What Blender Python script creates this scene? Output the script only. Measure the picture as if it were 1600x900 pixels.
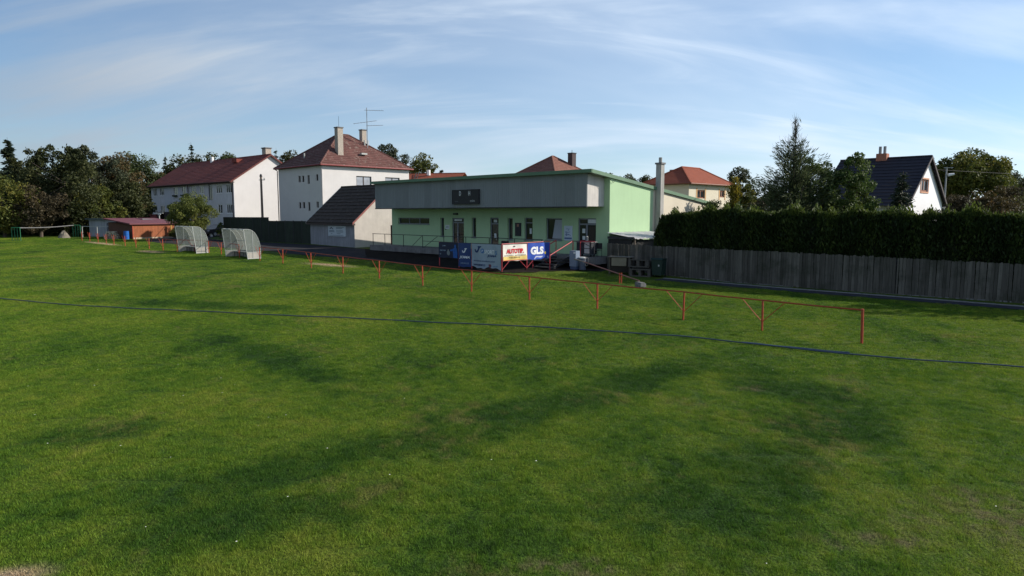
import bpy, math, random
import numpy as np
from mathutils import Vector, Matrix

# ------------------------------------------------------------------ scene, camera, light
scn = bpy.context.scene
for o in list(bpy.data.objects):
    bpy.data.objects.remove(o)
COL = scn.collection
random.seed(7)
RNG = np.random.default_rng(11)

CAM_H = 4.2
cam_d = bpy.data.cameras.new('camera')
cam_d.sensor_width = 36.0
cam_d.lens = 36.0 * 1067 / 1600
cam_d.clip_end = 3000
cam_d.clip_start = 0.1
cam = bpy.data.objects.new('camera', cam_d)
cam.location = (0, 0, CAM_H)
cam.rotation_euler = (math.pi / 2 - math.atan(116 / 1067), 0, 0)
COL.objects.link(cam)
scn.camera = cam

SUN_EL, SUN_AZ = math.radians(29.5), math.radians(8)      # azimuth measured from +X towards +Y
sdir = Vector((math.cos(SUN_EL) * math.cos(SUN_AZ), math.cos(SUN_EL) * math.sin(SUN_AZ), math.sin(SUN_EL)))
sun_d = bpy.data.lights.new('sun', 'SUN')
sun_d.energy = 5.0
sun_d.angle = math.radians(0.5)
sun_d.color = (1.0, 0.93, 0.82)
sun = bpy.data.objects.new('sun', sun_d)
sun.rotation_euler = sdir.to_track_quat('Z', 'Y').to_euler()
COL.objects.link(sun)

world = bpy.data.worlds.new('World')
scn.world = world
world.use_nodes = True
wn, wl = world.node_tree.nodes, world.node_tree.links
wn.clear()


def N(nodes, t, **kw):
    n = nodes.new(t)
    for k, v in kw.items():
        setattr(n, k, v)
    return n


def build_sky():
    out = N(wn, 'ShaderNodeOutputWorld')
    bg = N(wn, 'ShaderNodeBackground')
    bg.inputs['Strength'].default_value = 0.059
    sky = N(wn, 'ShaderNodeTexSky', sky_type='NISHITA', sun_disc=False)
    sky.sun_elevation = SUN_EL
    sky.sun_rotation = math.pi / 2 - SUN_AZ
    sky.altitude = 400
    sky.air_density = 1.0
    sky.dust_density = 0.15
    sky.ozone_density = 2.2
    tc = N(wn, 'ShaderNodeTexCoord')
    sep = N(wn, 'ShaderNodeSeparateXYZ')
    wl.new(tc.outputs['Generated'], sep.inputs[0])
    # project the view direction on a flat cloud layer
    zc = N(wn, 'ShaderNodeMath', operation='MAXIMUM')
    wl.new(sep.outputs['Z'], zc.inputs[0]); zc.inputs[1].default_value = 0.0
    za = N(wn, 'ShaderNodeMath', operation='ADD')
    wl.new(zc.outputs[0], za.inputs[0]); za.inputs[1].default_value = 0.36
    dx = N(wn, 'ShaderNodeMath', operation='DIVIDE')
    dy = N(wn, 'ShaderNodeMath', operation='DIVIDE')
    wl.new(sep.outputs['X'], dx.inputs[0]); wl.new(za.outputs[0], dx.inputs[1])
    wl.new(sep.outputs['Y'], dy.inputs[0]); wl.new(za.outputs[0], dy.inputs[1])
    cmb = N(wn, 'ShaderNodeCombineXYZ')
    wl.new(dx.outputs[0], cmb.inputs[0]); wl.new(dy.outputs[0], cmb.inputs[1])

    def cloud(rot, sc, noise, det, dist, lo, hi, loc=(0, 0, 0)):
        mp = N(wn, 'ShaderNodeMapping')
        mp.inputs['Rotation'].default_value = (0, 0, math.radians(rot))
        mp.inputs['Scale'].default_value = sc
        mp.inputs['Location'].default_value = loc
        wl.new(cmb.outputs[0], mp.inputs[0])
        ns = N(wn, 'ShaderNodeTexNoise')
        ns.inputs['Scale'].default_value = noise
        ns.inputs['Detail'].default_value = det
        ns.inputs['Roughness'].default_value = 0.55
        ns.inputs['Distortion'].default_value = dist
        wl.new(mp.outputs[0], ns.inputs['Vector'])
        mr = N(wn, 'ShaderNodeMapRange', interpolation_type='SMOOTHSTEP')
        mr.inputs['From Min'].default_value = lo
        mr.inputs['From Max'].default_value = hi
        wl.new(ns.outputs['Fac'], mr.inputs['Value'])
        return mr.outputs[0]
    c1 = cloud(-17, (0.34, 1.30, 1), 1.5, 9, 1.1, 0.40, 0.66, (3.1, 0.4, 0))
    c2 = cloud(30, (0.45, 2.4, 1), 1.5, 10, 1.6, 0.46, 0.72, (0.3, 1.7, 0))
    c3 = cloud(0, (0.36, 0.46, 1), 1.3, 5, 0.6, 0.34, 0.60, (2.9, 6.0, 0))
    m12 = N(wn, 'ShaderNodeMath', operation='MULTIPLY_ADD')
    wl.new(c2, m12.inputs[0]); m12.inputs[1].default_value = 0.34; m12.inputs[2].default_value = 0.26
    m13 = N(wn, 'ShaderNodeMath', operation='MULTIPLY_ADD')
    wl.new(c1, m13.inputs[0]); m13.inputs[1].default_value = 0.38; wl.new(m12.outputs[0], m13.inputs[2])
    m3 = N(wn, 'ShaderNodeMath', operation='MULTIPLY_ADD')
    wl.new(c3, m3.inputs[0]); m3.inputs[1].default_value = 0.30; wl.new(m13.outputs[0], m3.inputs[2])
    msk = N(wn, 'ShaderNodeMapRange')
    msk.inputs['To Max'].default_value = 0.95
    wl.new(m3.outputs[0], msk.inputs['Value'])
    hs = N(wn, 'ShaderNodeHueSaturation')
    hs.inputs['Saturation'].default_value = 1.16
    hs.inputs['Value'].default_value = 1.5
    gn = N(wn, 'ShaderNodeVectorMath', operation='MULTIPLY')
    gn.inputs[1].default_value = (0.92, 1.03, 1.13)
    wl.new(sky.outputs[0], gn.inputs[0])
    wl.new(gn.outputs[0], hs.inputs['Color'])
    # the veil is thickest low in the sky and thin overhead
    fall = N(wn, 'ShaderNodeMapRange', interpolation_type='SMOOTHSTEP')
    fall.inputs['From Min'].default_value = 0.42
    fall.inputs['From Max'].default_value = 0.85
    fall.inputs['To Min'].default_value = 1.0
    fall.inputs['To Max'].default_value = 0.15
    wl.new(zc.outputs[0], fall.inputs['Value'])
    mf = N(wn, 'ShaderNodeMath', operation='MULTIPLY')
    wl.new(msk.outputs[0], mf.inputs[0]); wl.new(fall.outputs[0], mf.inputs[1])
    # ice cloud scatters forward: brighter towards the sun, dimmer away from it
    dt = N(wn, 'ShaderNodeVectorMath', operation='DOT_PRODUCT')
    wl.new(tc.outputs['Generated'], dt.inputs[0])
    dt.inputs[1].default_value = tuple(sdir)
    ph = N(wn, 'ShaderNodeMapRange', interpolation_type='SMOOTHSTEP')
    ph.inputs['From Min'].default_value = -1.0
    ph.inputs['From Max'].default_value = 0.7
    ph.inputs['To Min'].default_value = 0.22
    ph.inputs['To Max'].default_value = 1.0
    wl.new(dt.outputs['Value'], ph.inputs['Value'])
    cc = N(wn, 'ShaderNodeVectorMath', operation='SCALE')
    cc.inputs[0].default_value = (11.6, 13.4, 15.6)
    wl.new(ph.outputs[0], cc.inputs['Scale'])
    mix = N(wn, 'ShaderNodeMix', data_type='RGBA')
    wl.new(mf.outputs[0], mix.inputs['Factor'])
    wl.new(hs.outputs[0], mix.inputs['A'])
    wl.new(cc.outputs[0], mix.inputs['B'])
    wl.new(mix.outputs['Result'], bg.inputs['Color'])
    wl.new(bg.outputs[0], out.inputs['Surface'])


build_sky()
scn.view_settings.view_transform = 'Standard'
scn.view_settings.look = 'None'
scn.view_settings.gamma = 1.0
scn.view_settings.exposure = 0.34
scn.cycles.max_bounces = 6
scn.cycles.transparent_max_bounces = 12


# ------------------------------------------------------------------ terrain height
def zg(y):
    if y < 80:
        return 0.016 * y
    return 1.28 + 0.006 * (min(y, 260) - 80)


# ------------------------------------------------------------------ materials
MATS = {}


def newmat(name):
    m = bpy.data.materials.new(name)
    m.use_nodes = True
    nt = m.node_tree
    nt.nodes.clear()
    out = nt.nodes.new('ShaderNodeOutputMaterial')
    return m, nt, out


def mat(name, col, rough=0.8, var=0.18, scale=2.0, bump=0.0, bscale=30.0, streak=0.0, metal=0.0, spec=0.3,
        rnd=0.0, dirt=None, dscale=1.0, dlo=0.52, dhi=0.75, stretch=(1, 1, 1)):
    if name in MATS:
        return MATS[name]
    m, nt, out = newmat(name)
    nd, lk = nt.nodes, nt.links
    b = nd.new('ShaderNodeBsdfPrincipled')
    b.inputs['Roughness'].default_value = rough
    b.inputs['Metallic'].default_value = metal
    b.inputs['Specular IOR Level'].default_value = spec
    geo = nd.new('ShaderNodeNewGeometry')
    mp = nd.new('ShaderNodeMapping')
    mp.inputs['Scale'].default_value = stretch
    lk.new(geo.outputs['Position'], mp.inputs[0])
    ns = nd.new('ShaderNodeTexNoise')
    ns.inputs['Scale'].default_value = scale
    ns.inputs['Detail'].default_value = 6
    ns.inputs['Roughness'].default_value = 0.62
    lk.new(mp.outputs[0], ns.inputs['Vector'])
    mr = nd.new('ShaderNodeMapRange')
    mr.inputs['From Min'].default_value = 0.25
    mr.inputs['From Max'].default_value = 0.75
    mr.inputs['To Min'].default_value = 1 - var
    mr.inputs['To Max'].default_value = 1 + var
    lk.new(ns.outputs['Fac'], mr.inputs['Value'])
    val = mr.outputs[0]
    if streak:
        mp2 = nd.new('ShaderNodeMapping')
        mp2.inputs['Scale'].default_value = (4, 4, 0.35)
        lk.new(geo.outputs['Position'], mp2.inputs[0])
        n2 = nd.new('ShaderNodeTexNoise')
        n2.inputs['Scale'].default_value = 1.6
        n2.inputs['Detail'].default_value = 4
        lk.new(mp2.outputs[0], n2.inputs['Vector'])
        r2 = nd.new('ShaderNodeMapRange')
        r2.inputs['From Min'].default_value = 0.3
        r2.inputs['From Max'].default_value = 0.7
        r2.inputs['To Min'].default_value = 1 - streak
        r2.inputs['To Max'].default_value = 1 + streak
        lk.new(n2.outputs['Fac'], r2.inputs['Value'])
        mu = nd.new('ShaderNodeMath'); mu.operation = 'MULTIPLY'
        lk.new(val, mu.inputs[0]); lk.new(r2.outputs[0], mu.inputs[1])
        val = mu.outputs[0]
    if rnd:
        oi = nd.new('ShaderNodeObjectInfo')
        r3 = nd.new('ShaderNodeMapRange')
        r3.inputs['To Min'].default_value = 1 - rnd
        r3.inputs['To Max'].default_value = 1 + rnd
        lk.new(oi.outputs['Random'], r3.inputs['Value'])
        mu = nd.new('ShaderNodeMath'); mu.operation = 'MULTIPLY'
        lk.new(val, mu.inputs[0]); lk.new(r3.outputs[0], mu.inputs[1])
        val = mu.outputs[0]
    vm = nd.new('ShaderNodeVectorMath'); vm.operation = 'SCALE'
    vm.inputs[0].default_value = col
    lk.new(val, vm.inputs['Scale'])
    colsock = vm.outputs[0]
    if dirt:
        n4 = nd.new('ShaderNodeTexNoise')
        n4.inputs['Scale'].default_value = dscale
        n4.inputs['Detail'].default_value = 8
        n4.inputs['Roughness'].default_value = 0.7
        lk.new(geo.outputs['Position'], n4.inputs['Vector'])
        r4 = nd.new('ShaderNodeMapRange')
        r4.inputs['From Min'].default_value = dlo
        r4.inputs['From Max'].default_value = dhi
        lk.new(n4.outputs['Fac'], r4.inputs['Value'])
        mx = nd.new('ShaderNodeMix'); mx.data_type = 'RGBA'
        lk.new(r4.outputs[0], mx.inputs['Factor'])
        lk.new(colsock, mx.inputs['A'])
        mx.inputs['B'].default_value = (*dirt, 1)
        colsock = mx.outputs['Result']
    lk.new(colsock, b.inputs['Base Color'])
    if bump:
        n3 = nd.new('ShaderNodeTexNoise')
        n3.inputs['Scale'].default_value = bscale
        n3.inputs['Detail'].default_value = 5
        lk.new(geo.outputs['Position'], n3.inputs['Vector'])
        bp = nd.new('ShaderNodeBump')
        bp.inputs['Strength'].default_value = bump
        bp.inputs['Distance'].default_value = 0.03
        lk.new(n3.outputs['Fac'], bp.inputs['Height'])
        lk.new(bp.outputs[0], b.inputs['Normal'])
    lk.new(b.outputs[0], out.inputs['Surface'])
    MATS[name] = m
    return m


def glassmat(name, col=(0.015, 0.018, 0.022), rough=0.06):
    if name in MATS:
        return MATS[name]
    m, nt, out = newmat(name)
    b = nt.nodes.new('ShaderNodeBsdfPrincipled')
    ns = nt.nodes.new('ShaderNodeTexNoise')
    ns.inputs['Scale'].default_value = 1.3
    geo = nt.nodes.new('ShaderNodeNewGeometry')
    nt.links.new(geo.outputs['Position'], ns.inputs['Vector'])
    mx = nt.nodes.new('ShaderNodeMix'); mx.data_type = 'RGBA'
    mx.inputs['A'].default_value = (*[c * 0.6 for c in col], 1)
    mx.inputs['B'].default_value = (*[c * 1.6 for c in col], 1)
    nt.links.new(ns.outputs['Fac'], mx.inputs['Factor'])
    nt.links.new(mx.outputs['Result'], b.inputs['Base Color'])
    b.inputs['Roughness'].default_value = rough
    b.inputs['Specular IOR Level'].default_value = 0.5
    nt.links.new(b.outputs[0], out.inputs['Surface'])
    MATS[name] = m
    return m


def polymat(name):
    m, nt, out = newmat(name)
    nd, lk = nt.nodes, nt.links
    tr = nd.new('ShaderNodeBsdfTransparent'); tr.inputs[0].default_value = (0.86, 0.9, 0.88, 1)
    di = nd.new('ShaderNodeBsdfDiffuse'); di.inputs[0].default_value = (0.36, 0.385, 0.35, 1)
    tl = nd.new('ShaderNodeBsdfTranslucent'); tl.inputs[0].default_value = (0.36, 0.385, 0.35, 1)
    gl = nd.new('ShaderNodeBsdfGlossy'); gl.inputs[0].default_value = (0.8, 0.8, 0.8, 1); gl.inputs['Roughness'].default_value = 0.25
    geo = nd.new('ShaderNodeNewGeometry')
    ns = nd.new('ShaderNodeTexNoise'); ns.inputs['Scale'].default_value = 2.5; ns.inputs['Detail'].default_value = 6
    lk.new(geo.outputs['Position'], ns.inputs['Vector'])
    mr = nd.new('ShaderNodeMapRange')
    mr.inputs['To Min'].default_value = 0.38; mr.inputs['To Max'].default_value = 0.62
    lk.new(ns.outputs['Fac'], mr.inputs['Value'])
    m1 = nd.new('ShaderNodeMixShader'); m1.inputs[0].default_value = 0.5
    lk.new(di.outputs[0], m1.inputs[1]); lk.new(tl.outputs[0], m1.inputs[2])
    m2 = nd.new('ShaderNodeMixShader')
    lk.new(mr.outputs[0], m2.inputs[0]); lk.new(tr.outputs[0], m2.inputs[1]); lk.new(m1.outputs[0], m2.inputs[2])
    m3 = nd.new('ShaderNodeMixShader'); m3.inputs[0].default_value = 0.07
    lk.new(m2.outputs[0], m3.inputs[1]); lk.new(gl.outputs[0], m3.inputs[2])
    lk.new(m3.outputs[0], out.inputs['Surface'])
    return m


def leafmat(name, dark, mid, light, transl=0.3):
    if name in MATS:
        return MATS[name]
    m, nt, out = newmat(name)
    nd, lk = nt.nodes, nt.links
    at = nd.new('ShaderNodeAttribute'); at.attribute_name = 'tint'
    cr = nd.new('ShaderNodeValToRGB')
    cr.color_ramp.elements[0].position = 0.1
    cr.color_ramp.elements[0].color = (*dark, 1)
    cr.color_ramp.elements[1].position = 0.95
    cr.color_ramp.elements[1].color = (*light, 1)
    e = cr.color_ramp.elements.new(0.5); e.color = (*mid, 1)
    lk.new(at.outputs['Fac'], cr.inputs[0])
    d = nd.new('ShaderNodeBsdfPrincipled')
    d.inputs['Roughness'].default_value = 0.65
    d.inputs['Specular IOR Level'].default_value = 0.25
    t = nd.new('ShaderNodeBsdfTranslucent')
    lk.new(cr.outputs[0], d.inputs['Base Color']); lk.new(cr.outputs[0], t.inputs[0])
    mx = nd.new('ShaderNodeMixShader'); mx.inputs[0].default_value = transl
    lk.new(d.outputs[0], mx.inputs[1]); lk.new(t.outputs[0], mx.inputs[2])
    lk.new(mx.outputs[0], out.inputs['Surface'])
    MATS[name] = m
    return m


# ------------------------------------------------------------------ mesh helpers
class MB:
    def __init__(s):
        s.v, s.f = [], []

    def quad(s, *p):
        i = len(s.v); s.v += [tuple(q) for q in p]; s.f.append(tuple(range(i, i + len(p))))
        return s

    def box(s, x0, x1, y0, y1, z0, z1):
        return s.obox((0, 0), (1, 0), (0, 1), x0, x1, y0, y1, z0, z1)

    def obox(s, o, u, n, s0, s1, d0, d1, z0, z1):
        i = len(s.v)
        for z in (z0, z1):
            for a, d in ((s0, d0), (s1, d0), (s1, d1), (s0, d1)):
                s.v.append((o[0] + u[0] * a + n[0] * d, o[1] + u[1] * a + n[1] * d, z))
        for f in ((0, 3, 2, 1), (4, 5, 6, 7), (0, 1, 5, 4), (1, 2, 6, 5), (2, 3, 7, 6), (3, 0, 4, 7)):
            s.f.append(tuple(i + k for k in f))
        return s

    def tube(s, p, q, r, n=6, r2=None, cap=True):
        p, q = Vector(p), Vector(q)
        d = (q - p)
        if d.length < 1e-6:
            return s
        d.normalize()
        a = d.cross(Vector((0, 0, 1)) if abs(d.z) < 0.9 else Vector((1, 0, 0))).normalized()
        b = d.cross(a)
        r2 = r if r2 is None else r2
        i = len(s.v)
        for c, rr in ((p, r), (q, r2)):
            for k in range(n):
                t = 2 * math.pi * k / n
                s.v.append(tuple(c + (a * math.cos(t) + b * math.sin(t)) * rr))
        for k in range(n):
            k2 = (k + 1) % n
            s.f.append((i + k, i + k2, i + n + k2, i + n + k))
        if cap:
            s.f.append(tuple(i + k for k in reversed(range(n))))
            s.f.append(tuple(i + n + k for k in range(n)))
        return s

    def path(s, pts, r, n=6):
        for a, b in zip(pts[:-1], pts[1:]):
            s.tube(a, b, r, n)
        return s

    def prism(s, poly, fn0, fn1):
        """extrude a 2-D polygon between two placements"""
        i = len(s.v); n = len(poly)
        s.v += [tuple(fn0(*p)) for p in poly] + [tuple(fn1(*p)) for p in poly]
        s.f.append(tuple(i + k for k in reversed(range(n))))
        s.f.append(tuple(i + n + k for k in range(n)))
        for k in range(n):
            k2 = (k + 1) % n
            s.f.append((i + k, i + k2, i + n + k2, i + n + k))
        return s

    def wall(s, o, u, n, L, z0, z1, op=(), depth=0.16):
        xs = sorted(set([0, L] + [a for q in op for a in q[:2]]))
        zs = sorted(set([z0, z1] + [a for q in op for a in q[2:4]]))
        P = lambda a, d, z: (o[0] + u[0] * a + n[0] * d, o[1] + u[1] * a + n[1] * d, z)
        for a, b in zip(xs[:-1], xs[1:]):
            for c, d in zip(zs[:-1], zs[1:]):
                mx, mz = (a + b) / 2, (c + d) / 2
                if any(q[0] < mx < q[1] and q[2] < mz < q[3] for q in op):
                    continue
                s.quad(P(a, 0, c), P(b, 0, c), P(b, 0, d), P(a, 0, d))
        for q in op:
            a, b, c, d = q[:4]
            s.quad(P(a, 0, c), P(b, 0, c), P(b, depth, c), P(a, depth, c))
            s.quad(P(a, 0, d), P(b, 0, d), P(b, depth, d), P(a, depth, d))
            s.quad(P(a, 0, c), P(a, 0, d), P(a, depth, d), P(a, depth, c))
            s.quad(P(b, 0, c), P(b, 0, d), P(b, depth, d), P(b, depth, c))
        return s

    def courses(s, e0, e1, r1, r0, n, lift=0.035):
        """roof slope as overlapping courses between eave e0-e1 and ridge r0-r1"""
        e0, e1, r1, r0 = map(Vector, (e0, e1, r1, r0))
        nm = (e1 - e0).cross(r0 - e0)
        if nm.length < 1e-6:
            nm = (e1 - e0).cross(r1 - e0)
        nm.normalize()
        if nm.z < 0:
            nm = -nm
        for k in range(n):
            a, b = k / n, (k + 1) / n
            la, lb = e0.lerp(r0, a), e1.lerp(r1, a)
            ha, hb = e0.lerp(r0, b), e1.lerp(r1, b)
            up = nm * lift
            s.quad(la + up, lb + up, hb, ha)
            s.quad(la, lb, lb + up, la + up)
        return s


ZB = {}


def zoff(o):
    while o is not None and o.parent is not None:
        o = o.parent
    return ZB.get(o.name, 0.0) if o is not None else 0.0


def link(name, me, m, parent=None):
    if m is not None and len(me.materials) == 0:
        me.materials.append(m)
    o = bpy.data.objects.new(name, me)
    COL.objects.link(o)
    if parent is not None:
        o.parent = parent
    return o


def obj(name, mb, m, parent=None, smooth=False):
    z = zoff(parent)
    me = bpy.data.meshes.new(name)
    me.from_pydata([(a, b, c - z) for a, b, c in mb.v] if z else mb.v, [], mb.f)
    if smooth:
        me.polygons.foreach_set('use_smooth', [True] * len(me.polygons))
    me.update()
    return link(name, me, m, parent)


def tag(o, label=None, cat=None, group=None, kind=None):
    if label: o['label'] = label
    if cat: o['category'] = cat
    if group: o['group'] = group
    if kind: o['kind'] = kind
    return o


def thing(name, label, cat, x, y, ang=0.0, group=None, z=None):
    o = bpy.data.objects.new(name, None)
    o.empty_display_size = 0.3
    zz = zg(y) if z is None else z
    o.location = (x, y, zz)
    o.rotation_euler = (0, 0, ang)
    COL.objects.link(o)
    ZB[o.name] = zz
    return tag(o, label, cat, group)


def copy_tree(o, parent=None):
    c = o.copy()
    COL.objects.link(c)
    if parent is not None:
        c.parent = parent
    for ch in o.children:
        copy_tree(ch, c)
    return c


def structure(name, mb, m):
    return tag(obj(name, mb, m), kind='structure')


def window(parent, o, u, n, s0, s1, z0, z1, fm, gm, mull=1, depth=0.1, fw=0.06, sill=None, name='window', transom=None):
    b = MB()
    d0, d1 = depth, depth + 0.06
    b.obox(o, u, n, s0, s0 + fw, d0, d1, z0, z1).obox(o, u, n, s1 - fw, s1, d0, d1, z0, z1)
    b.obox(o, u, n, s0 + fw, s1 - fw, d0, d1, z0, z0 + fw).obox(o, u, n, s0 + fw, s1 - fw, d0, d1, z1 - fw, z1)
    for k in range(1, mull):
        c = s0 + (s1 - s0) * k / mull
        b.obox(o, u, n, c - fw * .6, c + fw * .6, d0 - 0.003, d1, z0 + fw, z1 - fw)
    if transom:
        b.obox(o, u, n, s0 + fw, s1 - fw, d0 - 0.006, d1, transom - fw * .6, transom + fw * .6)
    w = obj(name, b, fm, parent)
    g = MB()
    g.obox(o, u, n, s0 + fw * .5, s1 - fw * .5, depth + 0.03, depth + 0.05, z0 + fw * .5, z1 - fw * .5)
    obj('pane', g, gm, w)
    if sill:
        k = MB()
        k.obox(o, u, n, s0 - 0.04, s1 + 0.04, -0.06, depth, z0 - 0.045, z0 - 0.003)
        obj('sill', k, sill, w)
    return w


def text_mesh(body, cx, cz, w, h, fn, shear=0.0, bold=0.0):
    """flat lettering fitted to a box; fn(x, z) -> local point"""
    cu = bpy.data.curves.new('lettering', 'FONT')
    cu.body = body
    cu.shear = shear
    cu.offset = bold
    cu.resolution_u = 3
    o = bpy.data.objects.new('lettering', cu)
    COL.objects.link(o)
    dg = bpy.context.evaluated_depsgraph_get()
    me0 = bpy.data.meshes.new_from_object(o.evaluated_get(dg))
    vs = np.array([v.co[:] for v in me0.vertices])
    fs = [tuple(p.vertices) for p in me0.polygons]
    COL.objects.unlink(o)
    bpy.data.objects.remove(o); bpy.data.curves.remove(cu)
    mb = MB()
    if len(vs) == 0:
        return mb
    mn, mx = vs.min(0), vs.max(0)
    sx = w / max(mx[0] - mn[0], 1e-6); sz = h / max(mx[1] - mn[1], 1e-6)
    for x, y, _ in vs:
        mb.v.append(tuple(fn(cx + (x - (mn[0] + mx[0]) / 2) * sx, cz + (y - (mn[1] + mx[1]) / 2) * sz)))
    mb.f = fs
    bpy.data.meshes.remove(me0)
    return mb


# ------------------------------------------------------------------ common materials
white_wall = mat('white_render', (0.60, 0.572, 0.562), 0.9, 0.05, 0.7, 0.15, 40, streak=0.012)
grey_wall = mat('grey_render', (0.42, 0.42, 0.44), 0.9, 0.12, 0.8, 0.2, 40, streak=0.06)
green_wall = mat('green_render', (0.39, 0.55, 0.335), 0.9, 0.06, 0.6, 0.15, 40, streak=0.02)
cream_wall = mat('cream_render', (0.60, 0.54, 0.43), 0.9, 0.08, 0.6, 0.15, 40)
concrete = mat('concrete', (0.17, 0.165, 0.165), 0.9, 0.3, 1.8, 0.4, 25, streak=0.15, dirt=(0.07, 0.07, 0.065), dscale=1.4)
chim_conc = mat('chimney_render', (0.33, 0.32, 0.30), 0.9, 0.2, 1.5, 0.3, 25, streak=0.2)
fascia_m = mat('fascia_sheet', (0.215, 0.232, 0.238), 0.7, 0.05, 0.9, 0.0, streak=0.03, rnd=0.09)
green_trim = mat('green_trim', (0.12, 0.205, 0.13), 0.6, 0.12, 2.0)
roof_sheet = mat('roof_sheet', (0.30, 0.34, 0.30), 0.6, 0.12, 1.0)
red_paint = mat('red_paint', (0.40, 0.062, 0.030), 0.6, 0.3, 6.0, dirt=(0.24, 0.09, 0.045), dscale=7.0, dlo=0.5, dhi=0.7)
red_fresh = mat('red_paint_bright', (0.42, 0.05, 0.06), 0.5, 0.2, 6.0)
dark_metal = mat('dark_metal', (0.03, 0.03, 0.035), 0.6, 0.3, 6.0)
grey_metal = mat('grey_metal', (0.28, 0.29, 0.30), 0.5, 0.15, 5.0, metal=0.3)
galv = mat('pale_metal', (0.40, 0.41, 0.39), 0.5, 0.12, 5.0)
glass = glassmat('window_glass')
glass_lt = glassmat('window_glass_curtain', (0.30, 0.32, 0.36), 0.12)
frame_grey = mat('grey_frame', (0.20, 0.215, 0.25), 0.5, 0.08, 4.0)
frame_white = mat('white_frame', (0.72, 0.72, 0.72), 0.5, 0.05, 4.0)
frame_dark = mat('dark_frame', (0.06, 0.045, 0.045), 0.6, 0.1, 4.0)
frame_brown = mat('brown_frame', (0.17, 0.06, 0.03), 0.6, 0.15, 4.0)
black = mat('black_gap', (0.01, 0.01, 0.011), 0.9, 0.1, 2.0)
red_tile = mat('red_tile', (0.20, 0.05, 0.038), 0.85, 0.22, 1.4, 0.3, 14, dirt=(0.10, 0.035, 0.03), dscale=0.8)
old_tile = mat('lichen_tile', (0.118, 0.052, 0.044), 0.9, 0.35, 1.3, 0.3, 12, dirt=(0.27, 0.23, 0.19), dscale=2.8, dlo=0.56, dhi=0.68)
dark_tile = mat('dark_tile', (0.050, 0.037, 0.030), 0.9, 0.45, 3.0, 0.4, 10, dirt=(0.14, 0.115, 0.09), dscale=3.4, dlo=0.56, dhi=0.70)
orange_tile = mat('orange_tile', (0.25, 0.068, 0.036), 0.85, 0.15, 1.4, 0.3, 14)
brick_tile = mat('brown_tile', (0.185, 0.078, 0.056), 0.85, 0.2, 2.4, 0.3, 12, dirt=(0.30, 0.17, 0.12), dscale=3)
black_tile = mat('black_tile', (0.025, 0.022, 0.030), 0.75, 0.2, 2.0, 0.3, 10)
brick_m = mat('chimney_brick', (0.38, 0.33, 0.28), 0.9, 0.3, 9.0, 0.4, 30)
brick_red = mat('red_brick', (0.36, 0.15, 0.10), 0.9, 0.25, 9.0, 0.4, 30)
wood_grey = mat('grey_planks', (0.098, 0.090, 0.078), 0.9, 0.28, 3.0, 0.3, 30, rnd=0.36, stretch=(6, 6, 0.6), streak=0.2, dirt=(0.035, 0.038, 0.026), dscale=0.9, dlo=0.5, dhi=0.72)
wood_raw = mat('raw_wood', (0.09, 0.075, 0.06), 0.9, 0.2, 5.0)
bark = mat('bark', (0.09, 0.07, 0.055), 0.95, 0.3, 5.0, 0.5, 12)
black_rubber = mat('rubber', (0.02, 0.02, 0.02), 0.8, 0.1)
A_DIR, B_DIR = Vector((0.709, -0.705)), Vector((0.705, 0.709))
ANG = math.atan2(-0.705, 0.709)          # the terrace, houses and pitch edge share this direction
U, NI = (1, 0), (0, 1)                  # local front wall: along x, inwards +y
US, NS = (0, 1), (-1, 0)                # local right wall: along y, inwards -x


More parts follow.
